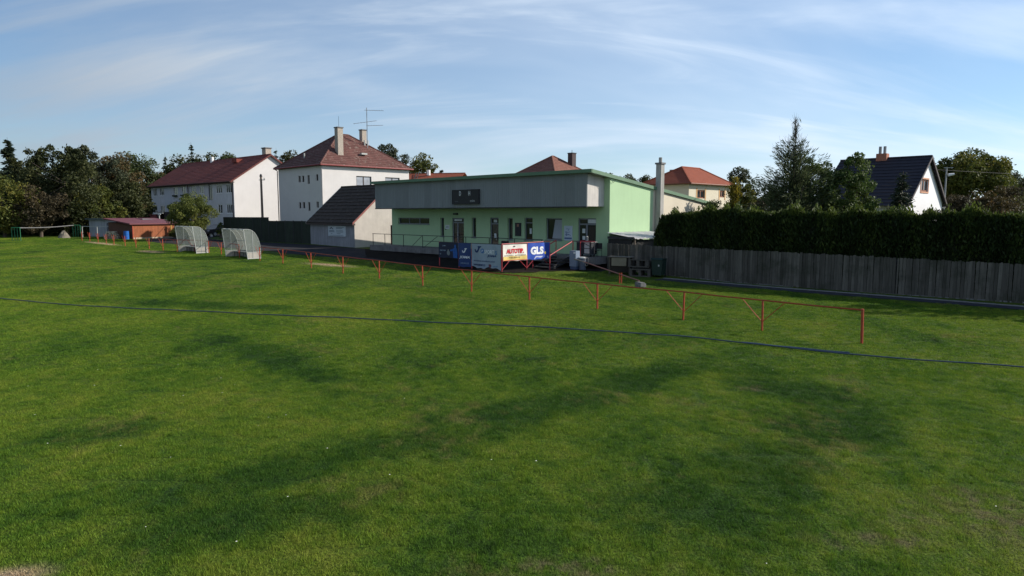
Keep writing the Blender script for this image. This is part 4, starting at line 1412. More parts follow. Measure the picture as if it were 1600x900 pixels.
def plank_fence():
    root = thing('plank_fence', 'long weathered grey fence of upright planks below the dark hedge', 'fence', *FENCE[0])
    rx, ry = FENCE[0]
    P = np.array(FENCE)
    L = np.r_[0, np.cumsum(np.linalg.norm(np.diff(P, axis=0), axis=1))]
    pitch = 0.132
    meshes = []
    rg = random.Random(2)
    for v in range(5):
        b = MB()
        w = 0.122
        h = 1.70 + rg.uniform(-0.02, 0.02)
        c = rg.uniform(-0.02, 0.02)
        b.prism([(-w / 2, 0), (w / 2, 0), (w / 2, h + c), (0.01, h + abs(c) + .004), (-w / 2, h - c)], lambda x, z: (x, 0, z), lambda x, z: (x, 0.022, z))
        me = bpy.data.meshes.new('plank')
        me.from_pydata(b.v, [], b.f)
        me.materials.append(wood_grey)
        meshes.append(me)
    n = int(L[-1] / pitch)
    for k in range(n):
        s = (k + 0.5) * pitch
        x, y = np.interp(s, L, P[:, 0]), np.interp(s, L, P[:, 1])
        slim = abs(x - 17.75) < 0.06      # one plank is a narrow replacement
        x2, y2 = np.interp(s + .05, L, P[:, 0]), np.interp(s + .05, L, P[:, 1])
        zt = np.interp(s, [0, 12, 22, 32], [2.34, 2.30, 2.10, 1.95])
        o = bpy.data.objects.new('plank', rg.choice(meshes))
        COL.objects.link(o)
        o.parent = root
        o.location = (x - rx, y - ry + rg.uniform(-.008, .008), zt - 1.72 - ZB[root.name] + rg.uniform(-0.02, 0.02))
        if slim: o.scale = (0.55, 1, 1)
        o.rotation_euler = (0, rg.gauss(0, 0.006), math.atan2(y2 - y, x2 - x) + rg.gauss(0, 0.03))
    b = MB()
    for a, c in zip(FENCE[:-1], FENCE[1:]):
        for h in (0.4, 1.35):
            b.tube((a[0] - rx + .05, a[1] - ry + .07, zg(a[1]) + h), (c[0] - rx + .05, c[1] - ry + .07, zg(c[1]) + h), 0.035, 4)
    obj('rail', b, wood_grey, root)
    m = int(L[-1] / 2.4)
    for k in range(m + 1):
        s = min(k * 2.4 + 0.3, L[-1])
        x, y = np.interp(s, L, P[:, 0]), np.interp(s, L, P[:, 1])
        z = zg(y)
        obj('post', MB().box(x - rx + .06, x - rx + .16, y - ry + .09, y - ry + .19, z - .1, z + 1.6), mat('post_dark', (0.05, 0.05, 0.05)), root)
    b = MB()
    for a, c in zip(FENCE[:-1], FENCE[1:]):
        d = Vector((c[0] - a[0], c[1] - a[1])); Ld = d.length; d.normalize()
        b.obox((a[0] - rx, a[1] - ry), (d.x, d.y), (-d.y, d.x), 0, Ld - .01, 0.0, 0.05, min(zg(a[1]), zg(c[1])) - .1, zg(c[1]) + 0.07)
    obj('base_board', b, concrete, root)


plank_fence()


# ------------------------------------------------------------------ foliage tools
def leaf_object(name, C, size, tint, m, parent, rng, flat=0.0, elong=1.5, droop=None):
    """many small leaf sprays as one mesh: rhombus per spray"""
    n = len(C)
    a = rng.normal(size=(n, 3)); a[:, 2] *= (1 - flat)
    if droop is not None:
        a = droop + rng.normal(size=(n, 3)) * 0.35
    a /= np.linalg.norm(a, axis=1)[:, None] + 1e-9
    r = rng.normal(size=(n, 3))
    b = np.cross(a, r); b /= np.linalg.norm(b, axis=1)[:, None] + 1e-9
    s = size[:, None]
    V = np.empty((n, 4, 3))
    V[:, 0] = C - a * s * 0.5 * elong; V[:, 1] = C + b * s * 0.38 - a * s * 0.05
    V[:, 2] = C + a * s * 0.5 * elong; V[:, 3] = C - b * s * 0.38 - a * s * 0.05
    me = bpy.data.meshes.new(name)
    me.vertices.add(n * 4); me.vertices.foreach_set('co', V.reshape(-1))
    me.loops.add(n * 4); me.loops.foreach_set('vertex_index', np.arange(n * 4, dtype=np.int32))
    me.polygons.add(n); me.polygons.foreach_set('loop_start', np.arange(0, n * 4, 4, dtype=np.int32))
    at = me.attributes.new('tint', 'FLOAT', 'FACE')
    at.data.foreach_set('value', np.clip(tint, 0, 1).astype(np.float32))
    me.update(calc_edges=True)
    return link(name, me, m, parent)


LM = {
    'dark': leafmat('leaf_dark', (0.028, 0.036, 0.013), (0.054, 0.063, 0.020), (0.105, 0.105, 0.032)),
    'willow': leafmat('leaf_willow', (0.060, 0.080, 0.018), (0.125, 0.145, 0.030), (0.230, 0.225, 0.050)),
    'mid': leafmat('leaf_mid', (0.030, 0.045, 0.015), (0.060, 0.080, 0.024), (0.105, 0.120, 0.034)),
    'grey': leafmat('leaf_grey', (0.036, 0.046, 0.026), (0.068, 0.080, 0.044), (0.120, 0.130, 0.075)),
    'yellow': leafmat('leaf_yellow', (0.050, 0.065, 0.014), (0.100, 0.115, 0.020), (0.200, 0.160, 0.030)),
    'autumn': leafmat('leaf_autumn', (0.050, 0.042, 0.018), (0.095, 0.070, 0.026), (0.175, 0.095, 0.032)),
    'brown': leafmat('leaf_brown', (0.036, 0.032, 0.018), (0.062, 0.050, 0.026), (0.105, 0.074, 0.036)),
    'conifer': leafmat('needle_dark', (0.012, 0.022, 0.012), (0.024, 0.038, 0.018), (0.045, 0.060, 0.026), 0.15),
    'larch': leafmat('needle_larch', (0.036, 0.054, 0.026), (0.072, 0.096, 0.042), (0.135, 0.150, 0.060), 0.3),
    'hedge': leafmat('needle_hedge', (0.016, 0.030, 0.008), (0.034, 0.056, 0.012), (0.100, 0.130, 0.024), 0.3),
    'gold': leafmat('needle_gold', (0.090, 0.085, 0.012), (0.200, 0.170, 0.020), (0.330, 0.250, 0.030)),
    'lime': leafmat('leaf_lime', (0.050, 0.075, 0.016), (0.110, 0.140, 0.024), (0.190, 0.200, 0.036)),
    'green': leafmat('leaf_green', (0.038, 0.065, 0.017), (0.075, 0.115, 0.026), (0.145, 0.180, 0.040)),
}


def broad_tree(name, label, cat, x, y, ztop, r, mt, n=2400, leaf=0.42, low=0.12, group=None, seed=None, trunk=0.22, columns=0, lumps=34, squash=1.0, tnoise=0.22):
    rng = np.random.default_rng(seed)
    n = int(n * 3.6); leaf *= 0.56
    t = thing(name, label, cat, x, y, 0, group)
    z0 = ZB[t.name]
    H = ztop - z0
    zb = H * low
    # clump centres
    K = lumps
    K = int(K * 2.2)
    if columns:
        cs = []
        per = K // columns
        for c in range(columns):
            cx = (c + 0.5) / columns * 2 * r * .85 - r * .85 + rng.uniform(-.12, .12) * r
            cy = rng.uniform(-.45, .45) * r
            hh = H * rng.uniform(0.84, 1.0) if c != columns // 2 else H
            for q in range(per):
                f = (q + rng.uniform(0, 1)) / per
                wd = r * 0.50 * math.sin(math.pi * (0.22 + 0.72 * f)) ** 0.8
                a = rng.uniform(0, 2 * math.pi)
                cr_ = max(0.42, wd * rng.uniform(.45, .75))
                cs.append((cx + wd * math.cos(a) * 0.75, cy + wd * math.sin(a) * .75, min(zb + (hh - zb) * f, hh - cr_ * .8), cr_))
        cs = np.array(cs)
    else:
        d = rng.normal(size=(K, 3)); d /= np.linalg.norm(d, axis=1)[:, None]
        rad = rng.uniform(0.30, 0.90, K) ** 0.55
        cz = (zb + H) / 2
        cs = np.c_[d[:, 0] * rad * r * squash, d[:, 1] * rad * r, cz + d[:, 2] * rad * (H - zb) / 2 * 0.95]
        low_f = (cs[:, 2] - zb) / (H - zb)
        cs[:, :2] *= (0.74 + 0.5 * np.sin(np.clip(low_f, 0, 1) * math.pi) ** 0.6)[:, None] * 0.86
        cr = r * rng.uniform(0.13, 0.33, K)
        cs = np.c_[cs, cr]
        over = cs[:, 2] + cs[:, 3] * .85 - H
        cs[:, 2] -= np.clip(over, 0, None)
    who = rng.integers(0, len(cs), n)
    d = rng.normal(size=(n, 3)); d /= np.linalg.norm(d, axis=1)[:, None]
    rad = rng.uniform(0.2, 1.0, n) ** 0.45
    C = cs[who, :3] + d * (cs[who, 3] * rad)[:, None] * np.array([1, 1, 0.85])
    stray = rng.uniform(size=n) < 0.12
    C[stray] += rng.normal(0, 0.055 * r, (stray.sum(), 3)) * np.array([1, 1, .8])
    C[:, 2] = np.clip(C[:, 2], 0.15, None)
    ct = rng.uniform(0.15, 0.65, len(cs))
    tint = ct[who] + rng.normal(0, tnoise * .6, n)
    leaf_object('crown', C, leaf * rng.uniform(0.6, 1.35, n), tint, LM[mt], t, rng)
    b = MB()
    zt = H * 0.62
    pts = [(0, 0, -0.1), (trunk * .3, 0.05, zt * .4), (-trunk * .2, 0, zt)]
    for i, (p, q) in enumerate(zip(pts[:-1], pts[1:])):
        b.tube(p, q, trunk * (1 - .3 * i), 8, trunk * (1 - .3 * (i + 1)))
    order = rng.permutation(len(cs))[:9]
    for k in order:
        zz = zt * rng.uniform(0.45, 1.0)
        b.tube((0, 0, zz), tuple(cs[k, :3]), trunk * 0.32, 5, trunk * 0.08)
    me = bpy.data.meshes.new('trunk'); me.from_pydata(b.v, [], b.f)
    link('trunk', me, bark, t)
    return t


def conifer(name, label, x, y, ztop, r, mt, n=2600, leaf=0.3, group=None, seed=3, wisp=0.0, low=0.04, up=0.0, trunk=0.14, power=0.85, tint0=0.4, twigs=False):
    rng = np.random.default_rng(seed)
    n = int(n * 2.4); leaf *= 0.62
    t = thing(name, label, 'tree', x, y, 0, group)
    z0 = ZB[t.name]; H = ztop - z0
    b = MB()
    b.tube((0, 0, -0.1), (0, 0, H * 0.5), trunk, 8, trunk * .6)
    b.tube((0, 0, H * 0.5), (0, 0, H), trunk * .6, 6, 0.012)
    nb = 260 if twigs else 150
    ends = []
    for k in range(nb):
        f = rng.uniform(0, 1) ** 1.15
        zz = H * (low + (0.97 - low) * f)
        ln = (r * (1 - f) ** power if not twigs else (r * max(0.0, 1 - f / .86) ** .55 + .30 * (1 - f))) * (rng.uniform(0.45, 1.25) if twigs else rng.uniform(0.65, 1.12)) + 0.08
        a = k * 2.399 + rng.uniform(-.3, .3)
        dz = ln * (rng.uniform(-0.32, -0.05) + up)
        tip = np.array([math.cos(a) * ln, math.sin(a) * ln, zz + dz])
        st = np.array([0, 0, zz])
        mid = (st + tip) / 2 + np.array([0, 0, -0.05 * ln])
        if up > 0:
            tip[2] += 0.25 * ln
        ends.append((st, mid, tip, ln))
        b.tube(st, mid, 0.028, 4, 0.02); b.tube(mid, tip, 0.02, 4, 0.005)
        if twigs:
            for q in range(3):
                p0 = mid + (tip - mid) * rng.uniform(.1, 1)
                b.tube(p0, p0 + np.array([math.cos(a) * .1 + rng.normal(0, .12), math.sin(a) * .1 + rng.normal(0, .12), rng.uniform(.25, .6)]), .009, 3, .003)
    me = bpy.data.meshes.new('trunk'); me.from_pydata(b.v, [], b.f)
    link('trunk', me, bark, t)
    w = np.array([e[3] for e in ends]); w /= w.sum()
    who = rng.choice(nb, n, p=w)
    f = rng.uniform(0.12, 1.02, n)
    S = np.array([e[0] for e in ends]); M = np.array([e[1] for e in ends]); T = np.array([e[2] for e in ends]); Ln = np.array([e[3] for e in ends])
    ff = f[:, None]
    C = np.where(ff < .5, S[who] + (M[who] - S[who]) * ff * 2, M[who] + (T[who] - M[who]) * (ff - .5) * 2)
    spread = 0.10 + 0.16 * Ln[who] * (1 - 0.6 * f)
    C = C + rng.normal(size=(n, 3)) * spread[:, None] * np.array([1, 1, .6])
    if wisp:
        keep = rng.uniform(size=n) > wisp * np.clip((C[:, 2] / H - 0.45) * 2.2, 0, 1)
        C, who = C[keep], who[keep]
    out = C.copy(); out[:, 2] = -0.25 * np.linalg.norm(C[:, :2], axis=1) if up <= 0 else 0.8
    nrm = np.linalg.norm(out, axis=1)[:, None] + 1e-6
    bt = rng.uniform(-.2, .3, nb)
    tint = tint0 + bt[who] + rng.normal(0, 0.12, len(C))
    leaf_object('crown', C, leaf * (.8 if twigs else 1) * rng.uniform(0.6, 1.3, len(C)), tint, LM[mt], t, rng, elong=5.0 if twigs else 2.0, droop=out / nrm)
    return t


# hedge
def hedge():
    pts = [(9.05, 41.3), (9.75, 40.3), (12.5, 37.3), (15.3, 34.5), (22.3, 29.4), (29, 24.9), (39, 17.4)]
    P = np.array(pts)
    L = np.r_[0, np.cumsum(np.linalg.norm(np.diff(P, axis=0), axis=1))]
    root = thing('hedge', 'tall dense dark green conifer hedge behind the plank fence', 'hedge', *pts[0])
    rx, ry = pts[0]; zb = ZB[root.name]
    rng = np.random.default_rng(8)
    top = lambda s: np.interp(s, [0, 0.6, 3, 8, 12, 22, 40], [3.3, 4.1, 4.45, 4.35, 4.30, 4.2, 4.1]) + 0.07 * np.sin(s * 1.7) + 0.05 * np.sin(s * 4.1) - 0.06
    # dense inside: twig mass as a solid core well below the surface
    b = MB()
    ns = 40
    for k in range(ns + 1):
        s = 0.5 + (L[-1] - .5) * k / ns
        x, y = np.interp(s, L, P[:, 0]), np.interp(s, L, P[:, 1])
        x2, y2 = np.interp(s + .1, L, P[:, 0]), np.interp(s + .1, L, P[:, 1])
        d = np.array([x2 - x, y2 - y]); d = d / (np.linalg.norm(d) + 1e-9) if np.linalg.norm(d) > 1e-6 else np.array([.8, -.6])
        nn = np.array([-d[1], d[0]])
        zt = top(s) - 0.28
        for off, z in ((-.5, zg(y) - .05), (-.5, zt - .3), (-.3, zt), (.3, zt), (.5, zt - .3), (.5, zg(y) - .05)):
            b.v.append((x - rx + nn[0] * off, y - ry + nn[1] * off, z))
    for k in range(ns):
        for j in range(5):
            q = k * 6 + j
            b.f.append((q, q + 1, q + 7, q + 6))
    b.f.append((0, 1, 2, 3, 4, 5)); b.f.append(tuple(ns * 6 + j for j in range(6)))
    obj('twigs', b, mat('hedge_inside', (0.018, 0.022, 0.010), 0.95, 0.4, 6.0, 0.8, 9.0), root)
    n = 150000
    s = rng.uniform(0, L[-1], n)
    x = np.interp(s, L, P[:, 0]); y = np.interp(s, L, P[:, 1])
    x2 = np.interp(s + .05, L, P[:, 0]); y2 = np.interp(s + .05, L, P[:, 1])
    x1 = np.interp(s - .05, L, P[:, 0]); y1 = np.interp(s - .05, L, P[:, 1])
    d = np.c_[x2 - x1, y2 - y1]; d /= np.linalg.norm(d, axis=1)[:, None]
    nn = np.c_[-d[:, 1], d[:, 0]]
    zt = top(s)
    z0 = 0.016 * y
    which = rng.uniform(size=n)
    off = np.empty(n); z = np.empty(n)
    front = which < 0.52
    back = (which >= 0.52) & (which < 0.60)
    tp = which >= 0.60
    f = rng.uniform(0, 1, n)
    bump = 0.10 * np.sin(s * 2.3 + 2 * np.sin(s)) * np.sin(f * 9 + s)
    z[front | back] = (z0 + (zt - z0) * f)[front | back]
    rel = np.clip((f - .85) / .15, 0, 1)
    off[front] = (-0.62 - bump + 0.3 * rel ** 2 + rng.normal(0, .07, n))[front]
    off[back] = (0.62 - .3 * rel ** 2 + rng.normal(0, .07, n))[back]
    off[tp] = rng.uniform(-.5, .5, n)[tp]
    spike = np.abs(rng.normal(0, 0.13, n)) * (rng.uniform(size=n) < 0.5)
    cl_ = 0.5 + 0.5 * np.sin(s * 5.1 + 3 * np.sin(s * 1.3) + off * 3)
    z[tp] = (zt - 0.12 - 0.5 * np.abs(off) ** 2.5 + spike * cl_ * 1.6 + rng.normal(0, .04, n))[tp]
    endc = (s < 0.35)
    C = np.c_[x - rx + nn[:, 0] * off, y - ry + nn[:, 1] * off, z - zb]
    ne = 6000
    e_off = rng.uniform(-.6, .6, ne); e_z = rng.uniform(zg(43), 4.05, ne)
    d0 = d[0] * 0 + np.array([P[1] - P[0]])[0] / np.linalg.norm(P[1] - P[0]); n0 = np.array([-d0[1], d0[0]])
    e_s = rng.normal(0.12, .08, ne) + 0.25 * (np.abs(e_off) / .6) ** 2 + 0.25 * np.clip((e_z - 3.3) / .8, 0, 1) ** 2
    E = np.c_[n0[0] * e_off + d0[0] * e_s, n0[1] * e_off + d0[1] * e_s, e_z - zb]
    C = np.r_[C, E]
    tint = 0.36 + 0.14 * np.sin(np.r_[s, e_off] * 3.3) + rng.normal(0, .15, len(C)) + 0.45 * np.r_[tp, np.zeros(ne, bool)]  # top leaves tinted lighter to paint in a sunlit fringe
    up = np.tile(np.array([[0, 0, 1.0]]), (len(C), 1)) + np.r_[nn * np.sign(off)[:, None] * .5, np.zeros((ne, 2))].reshape(-1, 2) @ np.array([[1, 0, 0], [0, 1, 0]])
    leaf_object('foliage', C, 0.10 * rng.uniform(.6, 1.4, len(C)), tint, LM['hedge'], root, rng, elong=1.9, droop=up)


hedge()


# ------------------------------------------------------------------ the other houses
def hip_roof(root, x0, x1, y0, y1, ze, zr, ridge, m, ov=0.45, n=14, lift=0.03, gutter=None, along='y'):
    """hipped roof over the rectangle with eaves overhang; ridge = (a0, a1) along the given axis"""
    X0, X1, Y0, Y1 = x0 - ov, x1 + ov, y0 - ov, y1 + ov
    cx, cy = (x0 + x1) / 2, (y0 + y1) / 2
    if along == 'y':
        R0, R1 = (cx, ridge[0], zr), (cx, ridge[1], zr)
    else:
        R0, R1 = (ridge[0], cy, zr), (ridge[1], cy, zr)
    A, B, C, D = (X0, Y0, ze), (X1, Y0, ze), (X1, Y1, ze), (X0, Y1, ze)
    b = MB()
    if along == 'y':
        b.courses(A, B, R0, R0, n, lift).courses(B, C, R1, R0, n, lift).courses(C, D, R1, R1, n, lift).courses(D, A, R0, R1, n, lift)
        hips = [(A, R0), (B, R0), (C, R1), (D, R1), (R0, R1)]
    else:
        b.courses(A, B, R1, R0, n, lift).courses(B, C, R1, R1, n, lift).courses(C, D, R0, R1, n, lift).courses(D, A, R0, R0, n, lift)
        hips = [(A, R0), (D, R0), (B, R1), (C, R1), (R0, R1)]
    r = obj('roof', b, m, root)
    h = MB()
    for p, q in hips:
        h.tube((p[0], p[1], p[2] + .03), (q[0], q[1], q[2] + .03), 0.10, 6)
    obj('ridge_tiles', h, m, r)
    s = MB().box(X0 + .05, X1 - .05, Y0 + .05, Y1 - .05, ze - 0.10, ze - 0.01)
    obj('eaves', s, frame_dark, r)
    if gutter:
        g = MB()
        for p, q in ((A, B), (B, C), (C, D), (D, A)):
            g.tube((p[0], p[1], p[2] - .02), (q[0], q[1], q[2] - .02), 0.085, 8)
        obj('gutter', g, gutter, r)
    return r


def white_villa():
    root = thing('white_villa', 'tall white house with hipped lichen spotted roof and tall chimney', 'house', -21.99, 80.0, ANG)
    W, D = 10.7, 12.4
    ze = 9.72
    left = [(5.06, 5.64, 8.0, 8.75), (4.18, 4.75, 8.0, 8.75), (2.89, 3.43, 7.74, 8.76), (0.88, 1.43, 8.05, 8.78),
            (5.14, 5.69, 4.85, 5.58), (4.18, 4.8, 4.87, 5.59), (2.93, 3.48, 4.55, 5.57), (0.95, 1.5, 4.91, 5.61)]
    ops = [(W - b, W - a, c, d) for a, b, c, d in left]
    b = MB().wall((-W, 0), U, NI, W, 0.9, ze, ops, 0.2)
    obj('front_wall', b, white_wall, root)
    for q in ops:
        window(root, (-W, 0), U, NI, *q, fm=frame_dark, gm=glass, depth=0.14, fw=0.05)
    ro = [(4.57, 6.72, 7.55, 8.73), (8.75, 10.94, 7.55, 8.73), (4.57, 6.72, 4.3, 5.5), (8.75, 10.94, 4.3, 5.5)]
    b = MB().wall((0, 0), US, NS, D, 0.9, ze, ro, 0.2)
    obj('side_wall', b, white_wall, root)
    for q in ro:
        w = window(root, (0, 0), US, NS, *q, fm=frame_dark, gm=glass_lt, mull=2, depth=0.1, fw=0.1)
    b = MB().quad((-W, 0, .9), (-W, D, .9), (-W, D, ze), (-W, 0, ze)).quad((-W, D, .9), (0, D, .9), (0, D, ze), (-W, D, ze))
    obj('rear_wall', b, white_wall, root)
    hip_roof(root, -W, 0, 0, D, 9.85, 14.15, (5.5, 7.0), old_tile, 0.42, 18, 0.035, mat('red_gutter', (0.20, 0.03, 0.03), 0.5, 0.1))
    obj('downpipe', MB().tube((-W - .1, -.1, 1.2), (-W - .1, -.1, 9.6), 0.06, 6).tube((-W - .1, -.1, 9.6), (-W - .3, -.4, 9.8), 0.06, 6), dark_metal, root)
    obj('downpipe', MB().tube((0.1, -.08, 1.2), (0.1, -.08, 9.6), 0.05, 6), mat('pale_pipe', (0.35, 0.33, 0.33)), root)

    def chim(x, y, w, d, z0, z1):
        c = obj('chimney', MB().box(x - w, x + w, y - d, y + d, z0, z1 - .12), brick_m, root)
        obj('chimney_cap', MB().box(x - w - .07, x + w + .07, y - d - .07, y + d + .07, z1 - .118, z1), concrete, c)
    chim(-1.75, 3.4, 0.36, 0.36, 10.0, 14.55)
    chim(-5.0, 8.9, 0.33, 0.33, 12.0, 15.0)
    for y in (8.2, 8.7):
        obj('vent_pipe', MB().tube((-3.6, y, 12.2), (-3.6, y, 13.5), 0.1, 8), galv, root)
    obj('roof_window', MB().box(-1.65, -1.2, 6.2, 7.0, 11.45, 11.65), galv, root)
    obj('vent_pipe', MB().tube((-6.2, 1.2, 10.4), (-6.2, 1.2, 11.6), 0.09, 8), galv, root)
    obj('lightning_rod', MB().tube((-5.35, 5.6, 14.1), (-5.35, 5.6, 16.4), 0.02, 4), dark_metal, root)
    # aerial on the roof: its own thing
    p = Vector((-21.99, 80.0)) + A_DIR * -3.1 + B_DIR * 8.3
    t = thing('tv_aerial', 'tall television aerial mast with cross booms on the white house roof', 'aerial', p.x, p.y, 0, z=12.4)
    obj('mast', MB().tube((0, 0, 12.4), (0, 0, 17.5), 0.045, 6), grey_metal, t)
    b = MB().tube((-.3, 0, 17.2), (2.1, 0.2, 17.15), 0.025, 5)
    for k in range(7):
        x = 0.1 + k * 0.3
        b.tube((x, -.25, 17.18), (x, .3, 17.16), 0.014, 4)
    obj('boom', b, grey_metal, t)
    b = MB().tube((-1.7, -.1, 15.5), (1.2, 0.1, 15.9), 0.025, 5).tube((-.1, 0, 15.25), (2.0, .2, 15.35), 0.025, 5)
    for k in range(7):
        x = -1.6 + k * 0.42
        b.tube((x, -.3, 15.5 + (x + 1.7) * .13), (x, .3, 15.5 + (x + 1.7) * .13), 0.014, 4)
        b.tube((x * .5 + 1, -.3, 15.3), (x * .5 + 1, .3, 15.3), 0.014, 4)
    obj('boom', b, grey_metal, t)


white_villa()


def gable_roof(root, x0, x1, y0, y1, ze, zr, m, ovx=0.35, ovy=0.4, n=12, lift=0.03, parts=False):
    """ridge along x over the rectangle"""
    cy = (y0 + y1) / 2
    sl = (zr - ze) / (cy - y0)
    X0, X1, Y0, Y1 = x0 - ovx, x1 + ovx, y0 - ovy, y1 + ovy
    zE = ze - sl * ovy
    if parts:
        r = obj('roof', MB().courses((X0, Y0, zE - .03), (X1, Y0, zE - .03), (X1, cy, zr - .03), (X0, cy, zr - .03), 1, 0).courses((X0, Y1, zE - .03), (X1, Y1, zE - .03), (X1, cy, zr - .03), (X0, cy, zr - .03), 1, 0), m, root)
        for k in range(n):
            a, b_ = k / n, (k + 1) / n
            f = lambda t, yy: yy + (cy - yy) * t
            g = lambda t: zE + (zr - zE) * t
            nt = 26
            for yy in (Y0, Y1):
                b = MB()
                for q in range(nt):
                    xa = X0 + (X1 - X0) * q / nt; xb = X0 + (X1 - X0) * (q + 1) / nt - 0.015
                    h = 0.05 + 0.012 * math.sin(q * 7.3 + k * 3.1)
                    b.courses((xa, f(a, yy), g(a)), (xb, f(a, yy), g(a)), (xb, f(b_, yy), g(b_)), (xa, f(b_, yy), g(b_)), 1, h)
                obj('tile_course', b, m, r)
    else:
        b = MB().courses((X0, Y0, zE), (X1, Y0, zE), (X1, cy, zr), (X0, cy, zr), n, lift).courses((X0, Y1, zE), (X1, Y1, zE), (X1, cy, zr), (X0, cy, zr), n, lift)
        r = obj('roof', b, m, root)
    obj('ridge_tiles', MB().tube((X0, cy, zr), (X1, cy, zr), 0.11, 6), m, r)
    return r, (X0, X1, Y0, Y1, zE, cy)


def annex():
    root = thing('annex_garage', 'small grey outbuilding with dark tiled gable roof and white sign', 'garage', -14.77, 64.26, ANG)
    W, D = 8.25, 7.8
    ze, zr = 3.62, 7.0
    obj('front_wall', MB().quad((-W, 0, .8), (0, 0, .8), (0, 0, ze), (-W, 0, ze)), mat('annex_render', (0.24, 0.245, 0.27), 0.9, 0.2, 0.8, 0.2, 30, streak=0.15), root)
    gm = mat('annex_gable_render', (0.50, 0.46, 0.42), 0.9, 0.15, 0.9, 0.2, 30, streak=0.03)
    obj('gable_wall', MB().quad((0, 0, .8), (0, D, .8), (0, D, ze), (0, D / 2, zr - .05), (0, 0, ze)), gm, root)
    obj('gable_wall', MB().quad((-W, 0, .8), (-W, D, .8), (-W, D, ze), (-W, D / 2, zr - .05), (-W, 0, ze)), gm, root)
    obj('rear_wall', MB().quad((-W, D, .8), (0, D, .8), (0, D, ze), (-W, D, ze)), gm, root)
    r, (X0, X1, Y0, Y1, zE, cy) = gable_roof(root, -W, 0, 0, D, ze, zr, dark_tile, 0.22, 0.35, 11, parts=True)
    rt = mat('rake_red', (0.26, 0.09, 0.08), 0.6, 0.15)
    b = MB()
    for ya in (Y0, Y1):
        b.prism([(ya, zE - .14), (ya, zE + .06), (cy, zr + .06), (cy, zr - .14)], lambda y, z: (X1, y, z), lambda y, z: (X1 + .05, y, z))
    obj('barge_board', b, rt, r)
    b = MB().prism([(Y0, zE - .1), (Y0, zE + .06), (cy, zr + .06), (cy, zr - .1)], lambda y, z: (X0 - .06, y, z), lambda y, z: (X0, y, z))
    obj('barge_board', b, galv, r)
    obj('fascia_board', MB().box(X0, X1, Y0 + .02, Y0 + .3, zE - .2, zE - .04), frame_dark, r)
    # sign on the wall
    p = Vector((-14.77, 64.26)) + A_DIR * -4.65 - B_DIR * 0.02
    t = thing('company_sign', 'white company sign board on the grey outbuilding wall', 'sign', p.x, p.y, ANG)
    obj('board', MB().box(0, 3.2, -0.05, 0, 2.02, 3.02), mat('sign_board', (0.46, 0.51, 0.55), 0.7, 0.1, 3), t)
    ink = mat('sign_ink', (0.06, 0.08, 0.10), 0.7, 0.1)
    b = MB().quad((0.25, -.055, 2.70), (0.62, -.055, 2.95), (1.0, -.055, 2.70), (0.8, -.055, 2.70), (0.62, -.055, 2.82), (0.42, -.055, 2.70))
    obj('logo', b, ink, t)
    b = MB()
    for x0, x1, z, h in ((0.2, 1.15, 2.52, .07), (0.2, 1.2, 2.42, .06), (0.5, 0.8, 2.24, .05), (1.5, 2.9, 2.86, .05), (1.5, 2.6, 2.76, .06), (1.5, 2.7, 2.60, .04), (1.5, 2.8, 2.50, .04), (1.55, 2.75, 2.40, .04), (1.6, 2.3, 2.26, .05), (0.2, 2.8, 2.09, .04)):
        b.box(x0, x1, -0.056, -0.0515, z, z + h)
    obj('print', b, mat('sign_ink_soft', (0.14, 0.18, 0.21), 0.7, 0.15, 12), t)
    # brown gate between outbuilding and clubhouse
    t = thing('yard_gate', 'dark brown lattice gate between the outbuilding and the clubhouse', 'gate', *cl(-26.15, 1.3), ANG)
    gb = mat('gate_brown', (0.09, 0.045, 0.035), 0.8, 0.2)
    for x in (0, 1.75):
        obj('post', MB().box(x, x + .12, -.06, .06, 0.8, 3.15), gb, t)
    obj('top_rail', MB().box(.125, 1.745, -.04, .04, 2.95, 3.05), gb, t)
    for k in range(9):
        obj('slat', MB().box(.18 + k * .175, .18 + k * .175 + .09, -.02, .02, 1.05, 2.945), gb, t)
    obj('lower_board', MB().box(.125, 1.745, -.05, -.022, 1.0, 1.75), gb, t)


annex()


